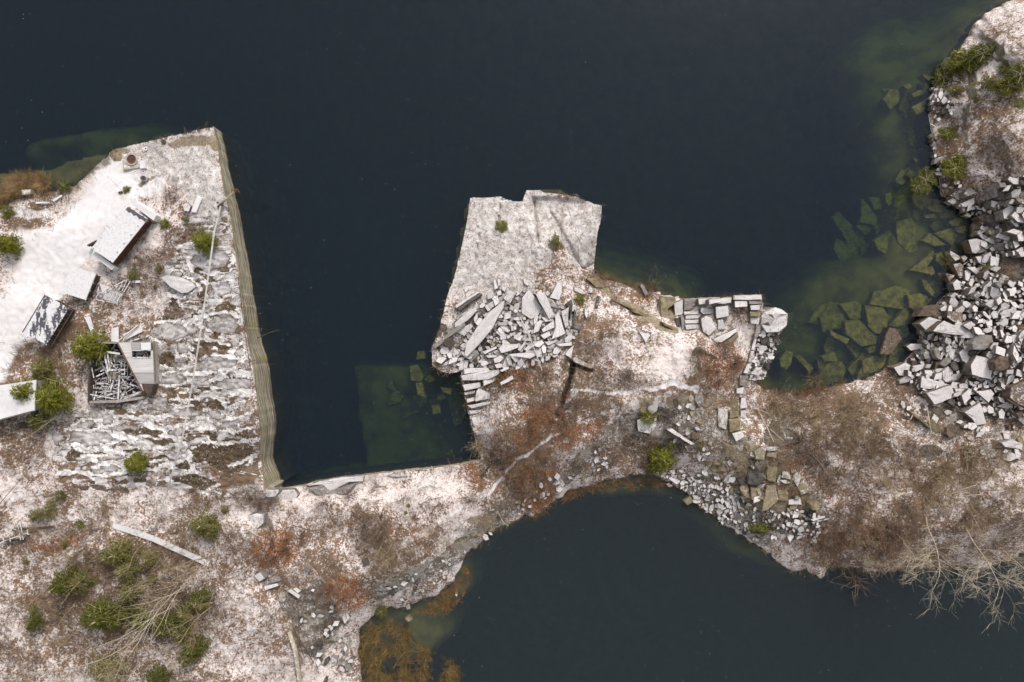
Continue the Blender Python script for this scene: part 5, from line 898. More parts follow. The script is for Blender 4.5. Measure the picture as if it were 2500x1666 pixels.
# lines of timber, logs, pipes and poles
LN = [(L3, [(100,402),(405,380)], .5, .35, M_darkwood, "log", "thick dark squared log at the left edge of the lower wood"), (L3, [(0,488),(188,474)], .4, .3, M_darkwood, "log", "dark log below the thick squared log at the left edge"), (L3, [(-60,260),(5,192),(168,5)], .7, .08, M_darkwood, "pipe", "thin dark pipe sloping up at the left edge"),
 (L3, [(868,365),(1180,470),(1602,662)], .35, .62, M_conc, "slab strip", "long snowy concrete strip crossing the lower left wood"), (L3, [(2215,1180),(2262,1330),(2300,1600)], .5, .42, M_ochre, "beam", "pale grey beam on the edge of the bottom gully"), (L3, [(2245,1160),(2352,1330),(2400,1420)], .8, .12, M_darkwood, "pole", "dark pole slanting across the bottom gully"),
 (L3, [(2260,1180),(2330,1380)], .9, .10, M_darkwood, "pole", "thinner dark pole beside the bottom gully beam"), (L3, [(1880,390),(1975,448)], .4, .16, M_bark, "log", "short pale log above the orange shrubs"), (L3, [(1030,1190),(1045,1500)], .6, .06, M_darkwood, "pole", "thin dark pole standing in the lower wood"), (L3, [(1630,985),(1650,830)], 1.0, .06, M_darkwood, "pole", "thin dark snag left of the bottom gully"),
 (B_, [(845,1080),(900,1190),(960,1340),(1015,1490)], 1.0, .14, M_cable, "pole", "thin pale pole crossing the middle slab heap"), (B_, [(740,970),(835,1025)], 1.0, .10, M_bark, "branch", "short tan branch beside the blocky stone of the heap"), (C_, [(1425,683),(1480,645),(1542,598)], .6, .10, M_bark, "branch", "pale bare branch near the block wall"),
 (C_, [(1165,765),(1200,775),(1250,800)], .1, .35, M_darkwood, "hollow log", "dark hollow opening on the headland slope"), (C_, [(1560,1180),(1640,1330),(1692,1445)], .7, .12, M_bark, "log", "longest pale log fallen by the dark pool"), (C_, [(1560,1185),(1620,1210),(1690,1240)], .5, .08, M_bark, "log", "short pale log above the dark pool"), (C_, [(1660,1340),(1765,1430)], .5, .09, M_bark, "log", "pale log right of the dark pool"), (C_, [(1605,1370),(1612,1440)], .5, .07, M_bark, "log", "small pale stick left of the dark pool"),
 (E6, [(795,548),(840,600),(872,642)], 1.5, .10, M_bark, "branch", "crooked white branch in the right brush"), (E6, [(998,350),(1010,430),(1022,500)], 1.2, .12, M_bark, "branch", "upright pale branch below the rubble slope"), (E6, [(945,335),(900,420),(880,440)], 1.2, .10, M_bark, "branch", "slanting pale branch at the foot of the rubble slope"), (E6, [(655,350),(660,395)], .8, .09, M_bark, "branch", "tiny pale stick in the right brush"),
 (E6, [(1115,870),(1200,835),(1290,805)], 2, .10, M_bark, "branch", "long tan branch in the far right brush"), (E6, [(1185,872),(1320,862)], 2, .08, M_bark, "branch", "level tan branch in the far right brush"), (L4, [(1800,205),(1840,150),(1870,90),(1910,68),(1950,82),(1975,155)], .5, .16, M_darkwood, "pipe", "dark bent pipe at the head of the peninsula"), (L4, [(1800,205),(1860,130),(1900,70)], .35, .10, M_darkwood, "pipe", "straight dark pipe beside the bent one"),
 (L4, [(1420,122),(1440,170)], .5, .14, M_bark, "post", "short pale post on the cliff edge"), (L4, [(1930,470),(1970,550),(2010,580)], .6, .12, M_bark, "branch", "white branch above the tan gully bank"), (L4, [(1860,400),(1875,460),(1900,450)], .7, .10, M_bark, "branch", "forked white branch near the lake edge path"), (L4, [(1330,420),(1400,380),(1510,355)], .5, .07, M_darkwood, "branch", "thin dark branch on the isthmus"), (L4, [(350,570),(450,600),(580,635)], .8, .09, M_darkwood, "branch", "dark curved branch in the isthmus shrubs"),
 (L2, [(1000,30),(1140,250),(1235,390)], 1.2, .07, M_plank, "pole", "thin pole sloping toward the ruin from above"), (L2, [(1250,400),(1370,270)], .4, .08, M_plank, "pole", "short pole right of the ruin panels"), (L2, [(910,415),(1060,295)], .9, .10, M_plank, "board", "board leaning over the white panels"), (L2, [(1010,415),(1140,380)], .4, .14, M_plank, "board", "pale board right of the slanting panel"), (L2, [(200,655),(380,710),(500,750),(600,890)], 1.2, .08, M_bark, "branch", "long thin branch between the pine and the ruin"),
 (L2, [(1265,975),(1330,920),(1350,850)], .25, .06, M_darkwood, "branch", "thin dark branch below the ruin"), (E3, [(500,735),(545,790)], .5, .09, M_bark, "branch", "small white stick on the south bank"), (U4, [(1165,950),(1205,972)], .3, .16, M_conc, "stick", "short white stick at the right shore"), (R1, [(640,1235),(785,1130)], .6, .10, M_bark, "branch", "pale stick at the waterline of the rubble"), (R2, [(1390,1010),(1568,1120)], 1.5, .09, M_bark, "branch", "pale branch over the smooth brown rock"),
 (L1, [(1050,985),(1150,1090),(1200,1145)], .7, .06, M_plank, "branch", "thin branch below the long shed"), (L1, [(950,600),(820,470)], 1.0, .06, M_plank, "branch", "thin bare branch on the track above the long shed")]
for conv, pts, dz, wd, m_, cat, lab in LN:
    pp = conv(pts); v3 = []
    for i, (x, y) in enumerate(pp):
        z = max(gz(x, y), .05) + dz * (.5 if len(pp) > 2 and i in (0, len(pp) - 1) else 1); v3.append(P(x, y, z))
    o = MB()
    if cat in ("slab strip", "beam", "board"):
        for a_, b_ in zip(v3[:-1], v3[1:]): o.bar(a_, b_, wd, .2)
    else: o.tube(v3, [wd / 2 * (1 - .25 * i / len(v3)) for i in range(len(v3))], 6)
    tag(o.build(cat.replace(" ", "_"), m_), lab, cat)
zg = gz(60, 1305); t = empty("wooden_ladder", P(45, 1300, zg)); tag(t, "small rickety timber frame between the two dark logs", "timber frame")
for x1, y1, x2, y2 in [(0,500,190,430),(30,470,25,505),(75,430,80,490),(130,335,160,480),(155,335,180,478),(105,395,240,440),(210,400,215,440)]: MB().bar(P(*L3([(x1, y1)])[0], zg + .7), P(*L3([(x2, y2)])[0], zg + .9), .09).build("rail", M_plank, t)
# boom on the cliff top and its long rope
zb = gz(539, 497); t = empty("cliff_boom", P(539, 497, zb)); tag(t, "short wooden boom leaning over the left cliff edge", "boom")
MB().tube([P(535, 500, zb + .3), P(560, 480, zb + 1.2), P(577, 464, zb + 1.8)], [.16, .13, .10], 8).build("spar", M_bark, t)
MB().tube([P(532, 505, zb), P(541, 499, zb + 1.0)], .12, 6).tube([P(545, 494, zb), P(539, 500, zb + 1.0)], .10, 6).tube([P(530, 494, zb), P(545, 503, zb + .4)], .08, 6).build("foot_frame", M_darkwood, t)
MB().tube([P(572, 466, zb + 1.8), P(579, 463, zb + 1.95), P(583, 470, zb + 1.7)], .14, 6).build("iron_head", M_rust, t)
MB().tube([P(583, 470, zb + 1.7), P(590, 480, 1.4), P(594, 484, .4)], .07, 5).build("hanging_chain", M_darkwood, t)
pts = [(539,503),(523,567),(510,663),(494,780),(472,923),(446,1067),(408,1200),(368,1306)]
v3 = []
for i in range(len(pts) - 1):
    for j in range(6):
        f = j / 6; x = pts[i][0] + (pts[i + 1][0] - pts[i][0]) * f; y = pts[i][1] + (pts[i + 1][1] - pts[i][1]) * f; u = (i + f) / 7; v3.append(P(x, y, gz(x, y) + .8 + 2.2 * math.sin(3.14 * u)))
v3.append(P(368, 1306, gz(368, 1306)))
o = MB().tube(v3, .10, 6).build("steel_cable", M_cable); tag(o, "long pale cable running from the cliff boom down into the wood", "cable")
for nm, pts, r_, m_, lab in [("thin_cable", [(581,672),(596,800),(612,905)], .035, M_darkwood, "thin dark cable along the top of the left cliff"), ("iron_rod", [(628,826),(660,812),(682,806)], .05, M_darkwood, "thin rod sticking out from the left cliff over the water")]:
    o = MB().tube([P(x, y, max(gz(x, y) + .3, 1.2) if nm != "rope_line" else 2.3 - i * .8) for i, (x, y) in enumerate(pts)], r_, 5).build(nm, m_); tag(o, lab, nm.split("_")[-1])
# well pit on its concrete pad, box, tank, ring
zp = gz(322, 392) + .35; t = empty("well_pit", P(322, 392, zp - .35)); tag(t, "rusty round well pit on a square stained concrete pad", "well")
MB().prism(W2(L1([(935,302),(1075,288),(1092,402),(940,424)]), zp), zp - .8, zp).build("concrete_pad", M_ochre, t)
def ringmesh(cx, cy, r0, r1, z0, z1, n_=28):
    v, f = [], []
    for k in range(n_):
        a = 6.2832 * k / n_
        for r_, z in ((r0, z0), (r0, z1), (r1, z1), (r1, z0)): v.append((cx + r_ * math.cos(a), cy + r_ * math.sin(a), z))
    for k in range(n_):
        j = (k + 1) % n_
        for i in range(4): f.append((k * 4 + i, j * 4 + i, j * 4 + (i + 1) % 4, k * 4 + (i + 1) % 4))
    return v, f
cx, cy, _ = P(322, 390, zp)
def ringobj(nm, x, y, r0, r1, z0, z1, m_, par=None):
    v, f = ringmesh(x, y, r0, r1, z0, z1); L = par.location if par else Vector((0, 0, 0)); return meshobj(nm, [(a - L.x, b - L.y, c_ - L.z) for a, b, c_ in v], f, m_, par)
ringobj("iron_rim", cx, cy, .56, .72, zp - .5, zp + .14, M_steel, t)
MB().prism([(cx + .56 * math.cos(k * .2618), cy + .56 * math.sin(k * .2618)) for k in range(24)], zp + .01, zp + .03).build("rusty_lid", M_rust, t)
MB().prism(W2(L1([(1068,352),(1108,350),(1112,408),(1072,412)]), zp + .5), zp - .5, zp + .5).build("white_box", M_roofsnow); bpy.data.objects["white_box"]["label"] = "small white box against the corner of the well pad"; bpy.data.objects["white_box"]["category"] = "box"
x, y, _ = P(357, 438, zp); z = gz(357, 438)
t = empty("steel_tank", (x, y, z)); tag(t, "small round steel tank below the well pad", "tank")
MB().prism([(x + .42 * math.cos(k * .3142), y + .36 * math.sin(k * .3142)) for k in range(20)], z - .1, z + .55).build("body", M_steel, t, True); MB().prism([(x + .3 * math.cos(k * .3142), y + .26 * math.sin(k * .3142)) for k in range(20)], z + .55, z + .62).build("lid", M_darkwood, t)
for (px_, py_, nm, lab) in [(351, 420, "stone_ring", "small pale ring on the ground below the well pad"), (357, 364, "bolt_ring", "small ring right of the well pad near the pier shore")]:
    z = gz(px_, py_); x, y, _ = P(px_, py_, z); tag(ringobj(nm, x, y, .10, .24, z - .05, z + .16, M_conc), lab, "ring")
z = gz(400, 347); x, y, _ = P(400, 347, z); tag(MB().prism([(x + .3 * math.cos(k * 1.05), y + .34 * math.sin(k * 1.05)) for k in range(6)], z - .1, z + .13).build("hole_disc", M_darkwood), "dark disc for the hole on the pier near its upper shore", "hole")  # raised dark disc in place of the shade inside a hole
z = gz(1094, 838); x, y, _ = P(1096, 836, z + .7); tag(MB().prism([(x + .62 * math.cos(k * .3927), y + .55 * math.sin(k * .3927)) for k in range(16)], z - .2, z + .75).build("rusty_drum", M_darkwood), "dark round drum at the lower left of the slab heap", "drum")
# ---------------------------------------------------------------- vegetation
def leaves(v, f, c_, r, rr, n_=1, flat=.5):
    for _ in range(n_):
        a = Vector((rr.gauss(0, 1), rr.gauss(0, 1), rr.gauss(0, flat))).normalized(); b = Vector((rr.gauss(0, 1), rr.gauss(0, 1), rr.gauss(0, flat))); b = (b - a * a.dot(b)).normalized()
        o = len(v); l = r * rr.uniform(.6, 1.5)
        v += [tuple(c_ - a * l), tuple(c_ + b * l * .34), tuple(c_ + a * l), tuple(c_ - b * l * .34)]; f.append((o, o + 1, o + 2, o + 3))
def pine_proto(seed, h=4.0, rad=1.5, mat=None, dens=1.0, name="evergreen_tree", bushy=False):
    rr = random.Random(seed); t = empty(name, (0, 0, 0))
    MB().tube([(0, 0, -.3), (.04, .02, h * .5), (0, 0, h * .96)], [.12, .08, .015], 6).build("trunk", M_bark, t)
    br = MB(); v, f = [], []
    nb_ = int(70 * dens) if not bushy else int(56 * dens)
    for i in range(nb_):
        u = (i + rr.random()) / nb_; z = h * (.12 + .84 * u) if not bushy else h * rr.uniform(.1, .8)
        a = i * 2.4 + rr.uniform(-.4, .4); prof = (1 - u) ** .6 if not bushy else math.sqrt(max(0, 1 - (z / h - .3) ** 2)) * .9
        L_ = rad * prof * rr.choice([.65, .85, .95, 1.05]) + .12; d = Vector((math.cos(a), math.sin(a), 0)); up = rr.uniform(.05, .35)
        p0 = Vector((0, 0, z * .8)); p1 = p0 + d * L_ * .55 + Vector((0, 0, up * L_ * .4)); p2 = p0 + d * L_ + Vector((0, 0, up * L_ * .5))
        br.tube([p0, p1, p2], [.035, .022, .008], 3)
        for k in range(int(40 * L_ / rad * dens) + 6):
            s_ = rr.random() ** .6; c_ = p0.lerp(p2, s_) + Vector((rr.gauss(0, .12), rr.gauss(0, .12), rr.gauss(0, .09))) * (.6 + L_ * .5)
            leaves(v, f, c_, .105, rr, 2)
    br.build("branches", M_bark, t); meshobj("crown", v, f, mat or M_pine, t)
    return t
def hide(o): return o
PROT = {}
def use(proto, loc, rz, sc_, tilt=(0, 0)):
    # the first placing moves the prototype itself, later ones copy it
    if proto not in USED: USED.add(proto); proto.location = loc; proto.rotation_euler = (tilt[0], tilt[1], rz); proto.scale = sc_; return proto
    return dup(proto, loc, rz, sc_, tilt)
USED = set()
P_b = [pine_proto(41 + i, 3.2, 1.5, M_pine, 1.0) for i in range(3)]
P_d = [pine_proto(51 + i, 3.6, 1.5, M_pined, 1.0) for i in range(2)]
P_o = [pine_proto(61 + i, 3.0, 1.5, M_pineo, .72) for i in range(2)]
P_s = [pine_proto(71 + i, 1.6, 1.5, M_pine, .8, "evergreen_bush", True) for i in range(2)]
P_sd = [pine_proto(81 + i, 1.6, 1.5, M_pined, .8, "dark_bush", True) for i in range(1)]
rr = random.Random(8)
# x, y, crown radius px, kind, stretch x, stretch y, rotation
EV = [(491,589,28,'b'),(12,597,30,'b'),(18,516,16,'b'),(401,547,12,'b'),(155,455,15,'d'),(308,463,9,'d'),(387,657,9,'b'),(455,537,7,'o'),(326,672,14,'o'),(380,700,6,'o'),(213,846,38,'b',1.1,1),(62,955,42,'b',1,.8),(118,975,44,'b'),(98,900,28,'o'),(88,1028,24,'d'),(325,1133,24,'b'),(345,1135,15,'o'),
 (495,1282,32,'d',1.2,.85),(512,1300,22,'o'),(84,1260,20,'o',1.2,.7),(148,1211,14,'d'),(126,1240,17,'o',.8,1.4),(194,1281,9,'b'),(62,1372,9,'o'),(285,1352,36,'d'),(262,1362,24,'o'),(300,1395,30,'o'),(360,1368,24,'o'),(372,1412,14,'o'),(150,1428,34,'d'),(176,1395,16,'d'),(185,1425,28,'o'),(310,1450,30,'d'),(248,1508,40,'d',1.3,.9),(255,1468,16,'d'),(215,1515,26,'d'),(300,1500,24,'o'),(345,1514,28,'d'),(485,1470,25,'d'),(447,1500,30,'o'),(410,1530,34,'d',1.2,.8),(440,1550,26,'o'),(470,1585,25,'d'),(452,1610,26,'d'),(80,1523,20,'d'),(84,1490,12,'o'),(380,1654,26,'d'),(255,1640,32,'o',1.3,1),(160,1327,10,'o'),
 (1224,552,13,'b'),(1357,592,17,'o',.8,1.2),(1415,731,14,'b'),(1161,755,6,'b'),(1207,840,6,'b'),(1585,1020,18,'b'),(1616,1122,33,'b',.95,1.15),(1642,1082,13,'b'),(1708,1090,10,'o'),(1723,1132,8,'o'),(1857,1293,20,'d',1.3,.7),(1888,1290,8,'d'),(1880,1273,6,'d'),(931,1493,15,'d'),(997,1234,5,'b'),(990,1253,4,'b'),
 (2365,146,34,'b',1.2,.85),(2400,132,30,'d',1.2,.8),(2340,160,22,'b'),(2305,190,22,'d',1.1,1.2),(2455,169,13,'d'),(2410,204,24,'o',1.3,.7),(2462,210,26,'b',1.3,.8),(2492,182,26,'d',1.2,1),(2335,222,16,'o',1.4,.7),(2490,252,12,'b'),(2313,326,20,'b',1.2,.8),(2330,411,26,'b',1.1,1),(2345,390,14,'b'),(2382,245,8,'o'),(2262,440,22,'d',1.1,1.3),(2240,455,16,'d'),  # last two: dark leaves and their reflection over water, built as bushes
 (2420,655,14,'o',2,.6),(550,1245,10,'o')]
kind_w = {'b': "bright green", 'd': "dark green", 'o': "olive"}
for e in EV:
    x, y, r, k = e[:4]
    if k == 'd' and x < 600 and y > 1250 and rr.random() < .45: k = 'o'
    k = k; sx, sy = (e[4], e[5]) if len(e) > 4 else (rr.uniform(.8, 1.2), rr.uniform(.8, 1.15))
    small = r < 19 or (x > 2200 and y < 480)
    pr = rr.choice({'b': P_s if small else P_b, 'd': P_sd if small else P_d, 'o': P_o}[k]); s_ = r * S / 1.5 * 1.12
    g0 = gz(x, y); h = (1.6 if small else 3.4) * s_; g0 = max(g0, .1) + (1.3 if (x, y) == (1585, 1020) else 0)
    X_, Y_, _ = P(x, y, g0 + h * .5)
    o = use(pr, (X_, Y_, g0), rr.uniform(0, 6.28) if sx == sy or True and len(e) <= 4 else 0, (s_ * sx, s_ * sy, s_ * rr.uniform(.9, 1.1)))
    sz = "tiny" if r < 10 else "small" if r < 18 else "medium" if r < 28 else "large"
    auto(o, f"{kind_w[k]} {sz} {'bush' if small else 'conifer'}", "bush" if small else "tree", x, y, "evergreen bushes" if small else "evergreen trees")
# bare trees: trunk with forking limbs
def bare_tree(seed, h=12, spread=.35, mat=None, name="bare_tree", nl=9, thick=.14, fine=2, up=.9):
    rr = random.Random(seed); t = empty(name, (0, 0, 0)); tr = MB(); br = MB()
    pts = [Vector((0, 0, -.4))]; d = Vector((rr.uniform(-.08, .08), rr.uniform(-.08, .08), 1))
    for i in range(7): pts.append(pts[-1] + d.normalized() * h / 7); d += Vector((rr.uniform(-.14, .14), rr.uniform(-.14, .14), 0))
    tr.tube(pts, [thick * (1 - .85 * i / 7) + .01 for i in range(8)], 6)
    def limb(p, d, L_, r, lv):
        q = [p]; dd = d.copy(); n_ = 4
        for i in range(n_): dd += Vector((rr.uniform(-.25, .25), rr.uniform(-.25, .25), rr.uniform(-.05, .22) * up)); dd.normalize(); q.append(q[-1] + dd * L_ / n_)
        br.tube(q, [r * (1 - .75 * i / n_) + .004 for i in range(n_ + 1)], 3)
        if lv > 0:
            for k in range(rr.randint(4, 6)):
                i = rr.randint(1, n_); nd = (dd + Vector((rr.gauss(0, .8), rr.gauss(0, .8), rr.gauss(0, .35)))).normalized(); limb(q[i], nd, L_ * rr.uniform(.4, .65), r * .55, lv - 1)
    for i in range(nl):
        u = rr.uniform(.3, .97); k = min(int(u * 7), 6); p = pts[k].lerp(pts[k + 1], u * 7 - k); a = i * 2.4 + rr.uniform(-.5, .5)
        limb(p, Vector((math.cos(a) * spread * 2, math.sin(a) * spread * 2, rr.uniform(.4, 1.0))).normalized(), h * rr.uniform(.22, .42) * (1.2 - u * .5), thick * .42 * (1.2 - u * .6), fine)
    tr.build("trunk", mat or M_bark, t); br.build("branches", mat or M_bark, t); return t
T_tall = [bare_tree(5 + i, 14, .14, M_bark, "birch_tree", 5, .04, 1) for i in range(3)]
T_bush = [bare_tree(15 + i, 9, .30, M_twigl, "bare_tree", 11, .07, 2) for i in range(2)]
T_sap = [bare_tree(35 + i, 7, .10, M_twigl, "sapling", 5, .035, 1) for i in range(3)]
T_wide = [bare_tree(25, 11, .55, M_bark, "spreading_tree", 13, .06, 2, .4)]
TT = [(505,1378,'t',1.1),(472,1418,'t',1.2),(455,1436,'t',.8),(440,1468,'t',1.0),(385,1505,'t',1.0),(520,1478,'b',1.0),(365,1545,'t',1.1),(400,1590,'t',1.2),(380,1420,'t',.7),(330,1600,'b',1.0),(535,1355,'b',1.1),(250,1560,'t',.8),(180,1480,'b',.6),(150,1300,'b',.5),(500,1305,'b',.5),(160,1010,'t',.6),(240,1010,'b',.3),
 (2030,1070,'b',.6),(2110,1120,'b',.8),(2140,1180,'b',.8),(2090,1230,'b',.7),(2200,1210,'b',.9),(2160,1050,'b',.6),(2260,1230,'b',.7),(2080,1340,'b',.7),(2280,1170,'b',.5),(2262,1262,'w',1.1,.42,-.42),(2360,1290,'w',1.1,.4,-.3),(2205,1320,'w',.6,.2,-.3),(2440,1330,'w',.8,.3,-.2),(2060,1300,'b',.6),(1990,1020,'b',.5),(2360,1250,'b',.8),(2430,1180,'b',.7),(2010,940,'b',.35),(2060,1000,'b',.45),
 (1400,960,'b',.25),(1430,820,'b',.3),(2400,330,'b',.4),(2440,300,'b',.45),(2460,380,'b',.4),(2420,390,'b',.35),(2440,70,'b',.35),(1600,905,'b',.2),(1200,1260,'b',.25)]
r9 = random.Random(99)
for bx0, bx1, by0, by1, n9 in [(20,560,1240,1650,30),(1980,2480,1000,1360,22),(2380,2500,250,440,8),(860,1120,1220,1360,6),(1500,1800,1060,1150,5)]:
    for i in range(n9): TT.append((r9.uniform(bx0, bx1), r9.uniform(by0, by1), 's', r9.uniform(.5, 1.15)))
for e in TT:
    x, y, k, s_ = e[:4]
    if any(pinp(x, y, T_) for T_ in taken) or not inside(np.array([x]), np.array([y]))[0]: continue
    pr = rr.choice({'t': T_tall, 'b': T_bush, 'w': T_wide, 's': T_sap}[k]); g0 = gz(x, y); X_, Y_, _ = P(x, y, g0)
    o = use(pr, (X_, Y_, g0 - .1), 0 if len(e) > 4 else rr.uniform(0, 6.28), (s_,) * 3, e[4:] if len(e) > 4 else (rr.uniform(-.08, .08), rr.uniform(-.08, .08)))
    auto(o, {'t': "slim pale leafless tree rooted", 'b': f"{'tall' if s_ > .75 else 'low' if s_ < .45 else 'mid sized'} bushy brown leafless tree rooted", 'w': "wide spreading pale leafless tree rooted", 's': ("tall " if s_ > .85 else "short ") + "thin leafless sapling rooted"}[k], "bare tree", x, y, "leafless trees")
# bare shrubs
def shrub_proto(seed, h, n_, mat, name="bare_shrub", leafy=None, lean=.9):
    rr = random.Random(seed); br = MB(); v, f = [], []; t = empty(name, (0, 0, 0))
    for i in range(n_):
        a = rr.uniform(0, 6.28); s_ = rr.random() ** .7 * lean; L_ = h * rr.uniform(.6, 1.15); p = Vector((rr.gauss(0, .25), rr.gauss(0, .25), -.05)); q = [p]; d = Vector((math.cos(a) * s_, math.sin(a) * s_, 1)).normalized()
        for k in range(3): d += Vector((rr.uniform(-.2, .2), rr.uniform(-.2, .2), -.08)); d.normalize(); q.append(q[-1] + d * L_ / 3)
        br.tube(q, [.022, .017, .012, .005], 3)
        for k in range(3):
            b = q[rr.randint(1, 3)]; e = b + (d + Vector((rr.gauss(0, .7), rr.gauss(0, .7), rr.gauss(0, .4)))).normalized() * L_ * .35; br.tube([b, e], [.012, .005], 3)
            if leafy:
                for m in range(3): leaves(v, f, b.lerp(e, rr.random()) + Vector((rr.gauss(0, .08), rr.gauss(0, .08), rr.gauss(0, .05))), .05, rr)
    br.build("stems", mat, t)
    if leafy: meshobj("leaves", v, f, leafy, t)
    return t
S_brown = [shrub_proto(101 + i, 1.5, 30, M_twig, lean=1.5) for i in range(3)]
S_tan = [shrub_proto(111 + i, 1.7, 30, M_twigl, lean=1.5) for i in range(2)]
S_org = [shrub_proto(121 + i, 1.1, 30, M_twig, "orange_shrub", M_twigo) for i in range(2)]
def scatter(region, n_, k, smin, smax, seed, mind=10):
    r2 = random.Random(seed); pts = []; tries = 0
    while len(pts) < n_ and tries < n_ * 60:
        tries += 1; t_ = r2.uniform(0, 6.28); q = math.sqrt(r2.random()); x = region[0] + region[2] * q * math.cos(t_); y = region[1] + region[3] * q * math.sin(t_)
        if not inside(np.array([x]), np.array([y]))[0] or any(pinp(x, y, T_) for T_ in taken) or any((x - a) ** 2 + (y - b) ** 2 < mind ** 2 for a, b in pts): continue
        if fbm(np.array([x]), np.array([y]), 45, 2, seed)[0] < .42: continue
        if not (-10 < x < 2515 and -10 < y < 1680): continue
        pts.append((x, y)); s_ = r2.uniform(smin, smax); g0 = gz(x, y); X_, Y_, _ = P(x, y, g0)
        pr = r2.choice({'b': S_brown, 't': S_tan, 'o': S_org}[k]); o = use(pr, (X_, Y_, g0), r2.uniform(0, 6.28), (s_, s_, s_ * r2.uniform(.7, 1.1)))
        auto(o, {'b': "brown", 't': "tan", 'o': "rust orange"}[k] + (" low" if s_ < .75 else " tall" if s_ > 1.2 else "") + " leafless shrub", "shrub", x, y, "orange shrubs" if k == 'o' else "leafless shrubs")
for a_ in [((1260,1110,110,60),9,'o',.6,1.1,1),((1330,1030,60,30),7,'o',.6,1.1,2),((670,1345,50,45),8,'o',.6,1.1,3),((840,1440,60,40),7,'o',.5,1,4),((1765,885,45,50),8,'o',.5,1,5),((1310,1190,50,40),7,'o',.6,1,6),((2080,1330,120,40),10,'o',.8,1.3,7),((2200,905,40,12),3,'o',.5,.8,8),((1550,735,60,12),3,'o',.4,.7,9),((1250,925,40,20),4,'o',.6,.9,10),((2460,650,30,30),4,'b',.6,1,11),
    ((2110,1140,200,110),16,'b',.9,1.7,12),((2150,1300,200,70),14,'b',.9,1.6,13),((2000,1010,130,50),20,'t',.9,1.5,14),((2380,1150,110,90),12,'t',.8,1.5,15),((2420,1290,90,70),9,'b',.8,1.5,16),((1970,1130,80,70),8,'b',.8,1.3,17),((1480,870,110,60),12,'b',.5,1.1,18),((1400,980,80,60),8,'b',.5,1,19),((1720,880,80,60),7,'b',.6,1.1,20),((1290,1130,120,80),12,'b',.6,1.2,21),
    ((900,1240,130,50),10,'b',.6,1.4,22),((830,1310,120,60),9,'b',.6,1.5,23),((1020,1320,110,40),9,'t',.6,1.2,24),((940,1370,60,30),5,'t',.6,1.2,25),((580,1230,60,35),8,'b',.8,1.3,26),((330,1440,240,130),20,'b',.7,1.4,27),((330,1400,240,200),12,'t',.8,1.5,28),((350,640,60,70),6,'b',.5,.9,29),((420,480,20,20),3,'b',.7,1,30),((90,860,60,60),5,'b',.5,1,31),
    ((2430,320,70,90),10,'b',.6,1.1,32),((2330,300,50,120),7,'b',.5,.9,33),((1600,1110,100,40),7,'b',.5,1,34),((1190,1230,60,40),5,'b',.6,1.2,35),((1560,1130,60,30),4,'b',.5,.9,36),((1150,1110,40,30),4,'t',.6,1,37),((1300,900,40,20),3,'o',.5,.8,38),((1660,720,30,8),2,'b',.7,1,39)]: scatter(*a_)
for nm, x, y in []: pass
# a drowned bare bush and twigs leaning out over the south lake
for x, y, s_, lab in [(2088, 1420, 1.7, "greyish brown bush drooping into the south lake"), (1985, 925, 1.3, "rust tinted bush leaning over the right bay"), (1590, 700, 1.2, "dark leafless shrub on the lake edge right of the pier"), (1100, 1140, 1.0, "brown shrub at the waterline of the small bay")]:
    X_, Y_, _ = P(x, y, .3); o = dup(S_brown[0], (X_, Y_, .1), x, (s_, s_, s_ * .8)); tag(o, lab, "shrub", "leafless shrubs")
# ---------------------------------------------------------------- fine litter of twigs and dead stems, reeds
def blades(name, n_, picker, lmin, lmax, wd, zdir, mats, seed, label, cat, z0=None):
    rg = np.random.default_rng(seed); r2 = random.Random(seed); V, F, MI = [], [], []
    pts = picker(n_, rg)
    hs_ = [gz(a, b) for a, b in pts] if z0 is None else [z0] * len(pts)
    for (x, y), g0 in zip(pts, hs_):
        X_, Y_, _ = P(x, y, g0); L_ = r2.uniform(lmin, lmax); a = r2.uniform(0, 6.28); e = r2.random() ** 1.0 * zdir
        d = Vector((math.cos(a), math.sin(a), e)).normalized() * L_; w_ = Vector((-math.sin(a), math.cos(a), 0)) * wd * r2.uniform(.5, 1.3); b = Vector((X_, Y_, g0 + .02)); m = b + d * .55 + Vector((r2.gauss(0, .05), r2.gauss(0, .05), .02)) * L_
        o = len(V); V += [tuple(b - w_), tuple(b + w_), tuple(m + w_ * .8), tuple(m - w_ * .8), tuple(b + d), tuple(m + Vector((0, 0, -wd)))]
        F += [(o, o + 1, o + 2, o + 3), (o + 3, o + 2, o + 4)]; k = r2.randrange(len(mats)); MI += [k, k]
    o = meshobj(name, V, F, mats, mi=MI); tag(o, label, cat, kind="stuff"); return o
wsum = np.clip(LIT - .25, 0, 1) ** 1.5 * (1 - np.clip(road, 0, 1)) * (1 - .8 * np.clip(slab, 0, 1)) * (1 - .55 * np.clip(ledge, 0, 1)); wsum = wsum * (VX > -20) * (VX < 2520) * (VY > -20) * (VY < 1690) * sstep(.4, .6, fbm(VX, VY, 35, 3, 91) + .12)
def pick_lit(n_, rg):
    i = rg.choice(len(VX), n_, p=wsum / wsum.sum()); return np.stack([VX[i] + rg.uniform(-3, 3, n_), VY[i] + rg.uniform(-3, 3, n_)], 1)
blades("dead_brush", 95000, pick_lit, .25, 1.1, .016, 1.0, [M_twig, M_twig, M_twig, M_twigl, M_darkwood], 5, "fine dead stems and twigs poking through the snow", "brush")
wor = np.clip(org - .15, 0, 1) * (VX > -20) * (VX < 2520) * (VY < 1690)
def pick_org(n_, rg):
    i = rg.choice(len(VX), n_, p=wor / wor.sum()); return np.stack([VX[i] + rg.uniform(-3, 3, n_), VY[i] + rg.uniform(-3, 3, n_)], 1)
blades("orange_leaf_litter", 9000, pick_org, .12, .5, .03, .8, [M_twigo], 6, "rust orange leaves and stems on the snow", "leaf litter")
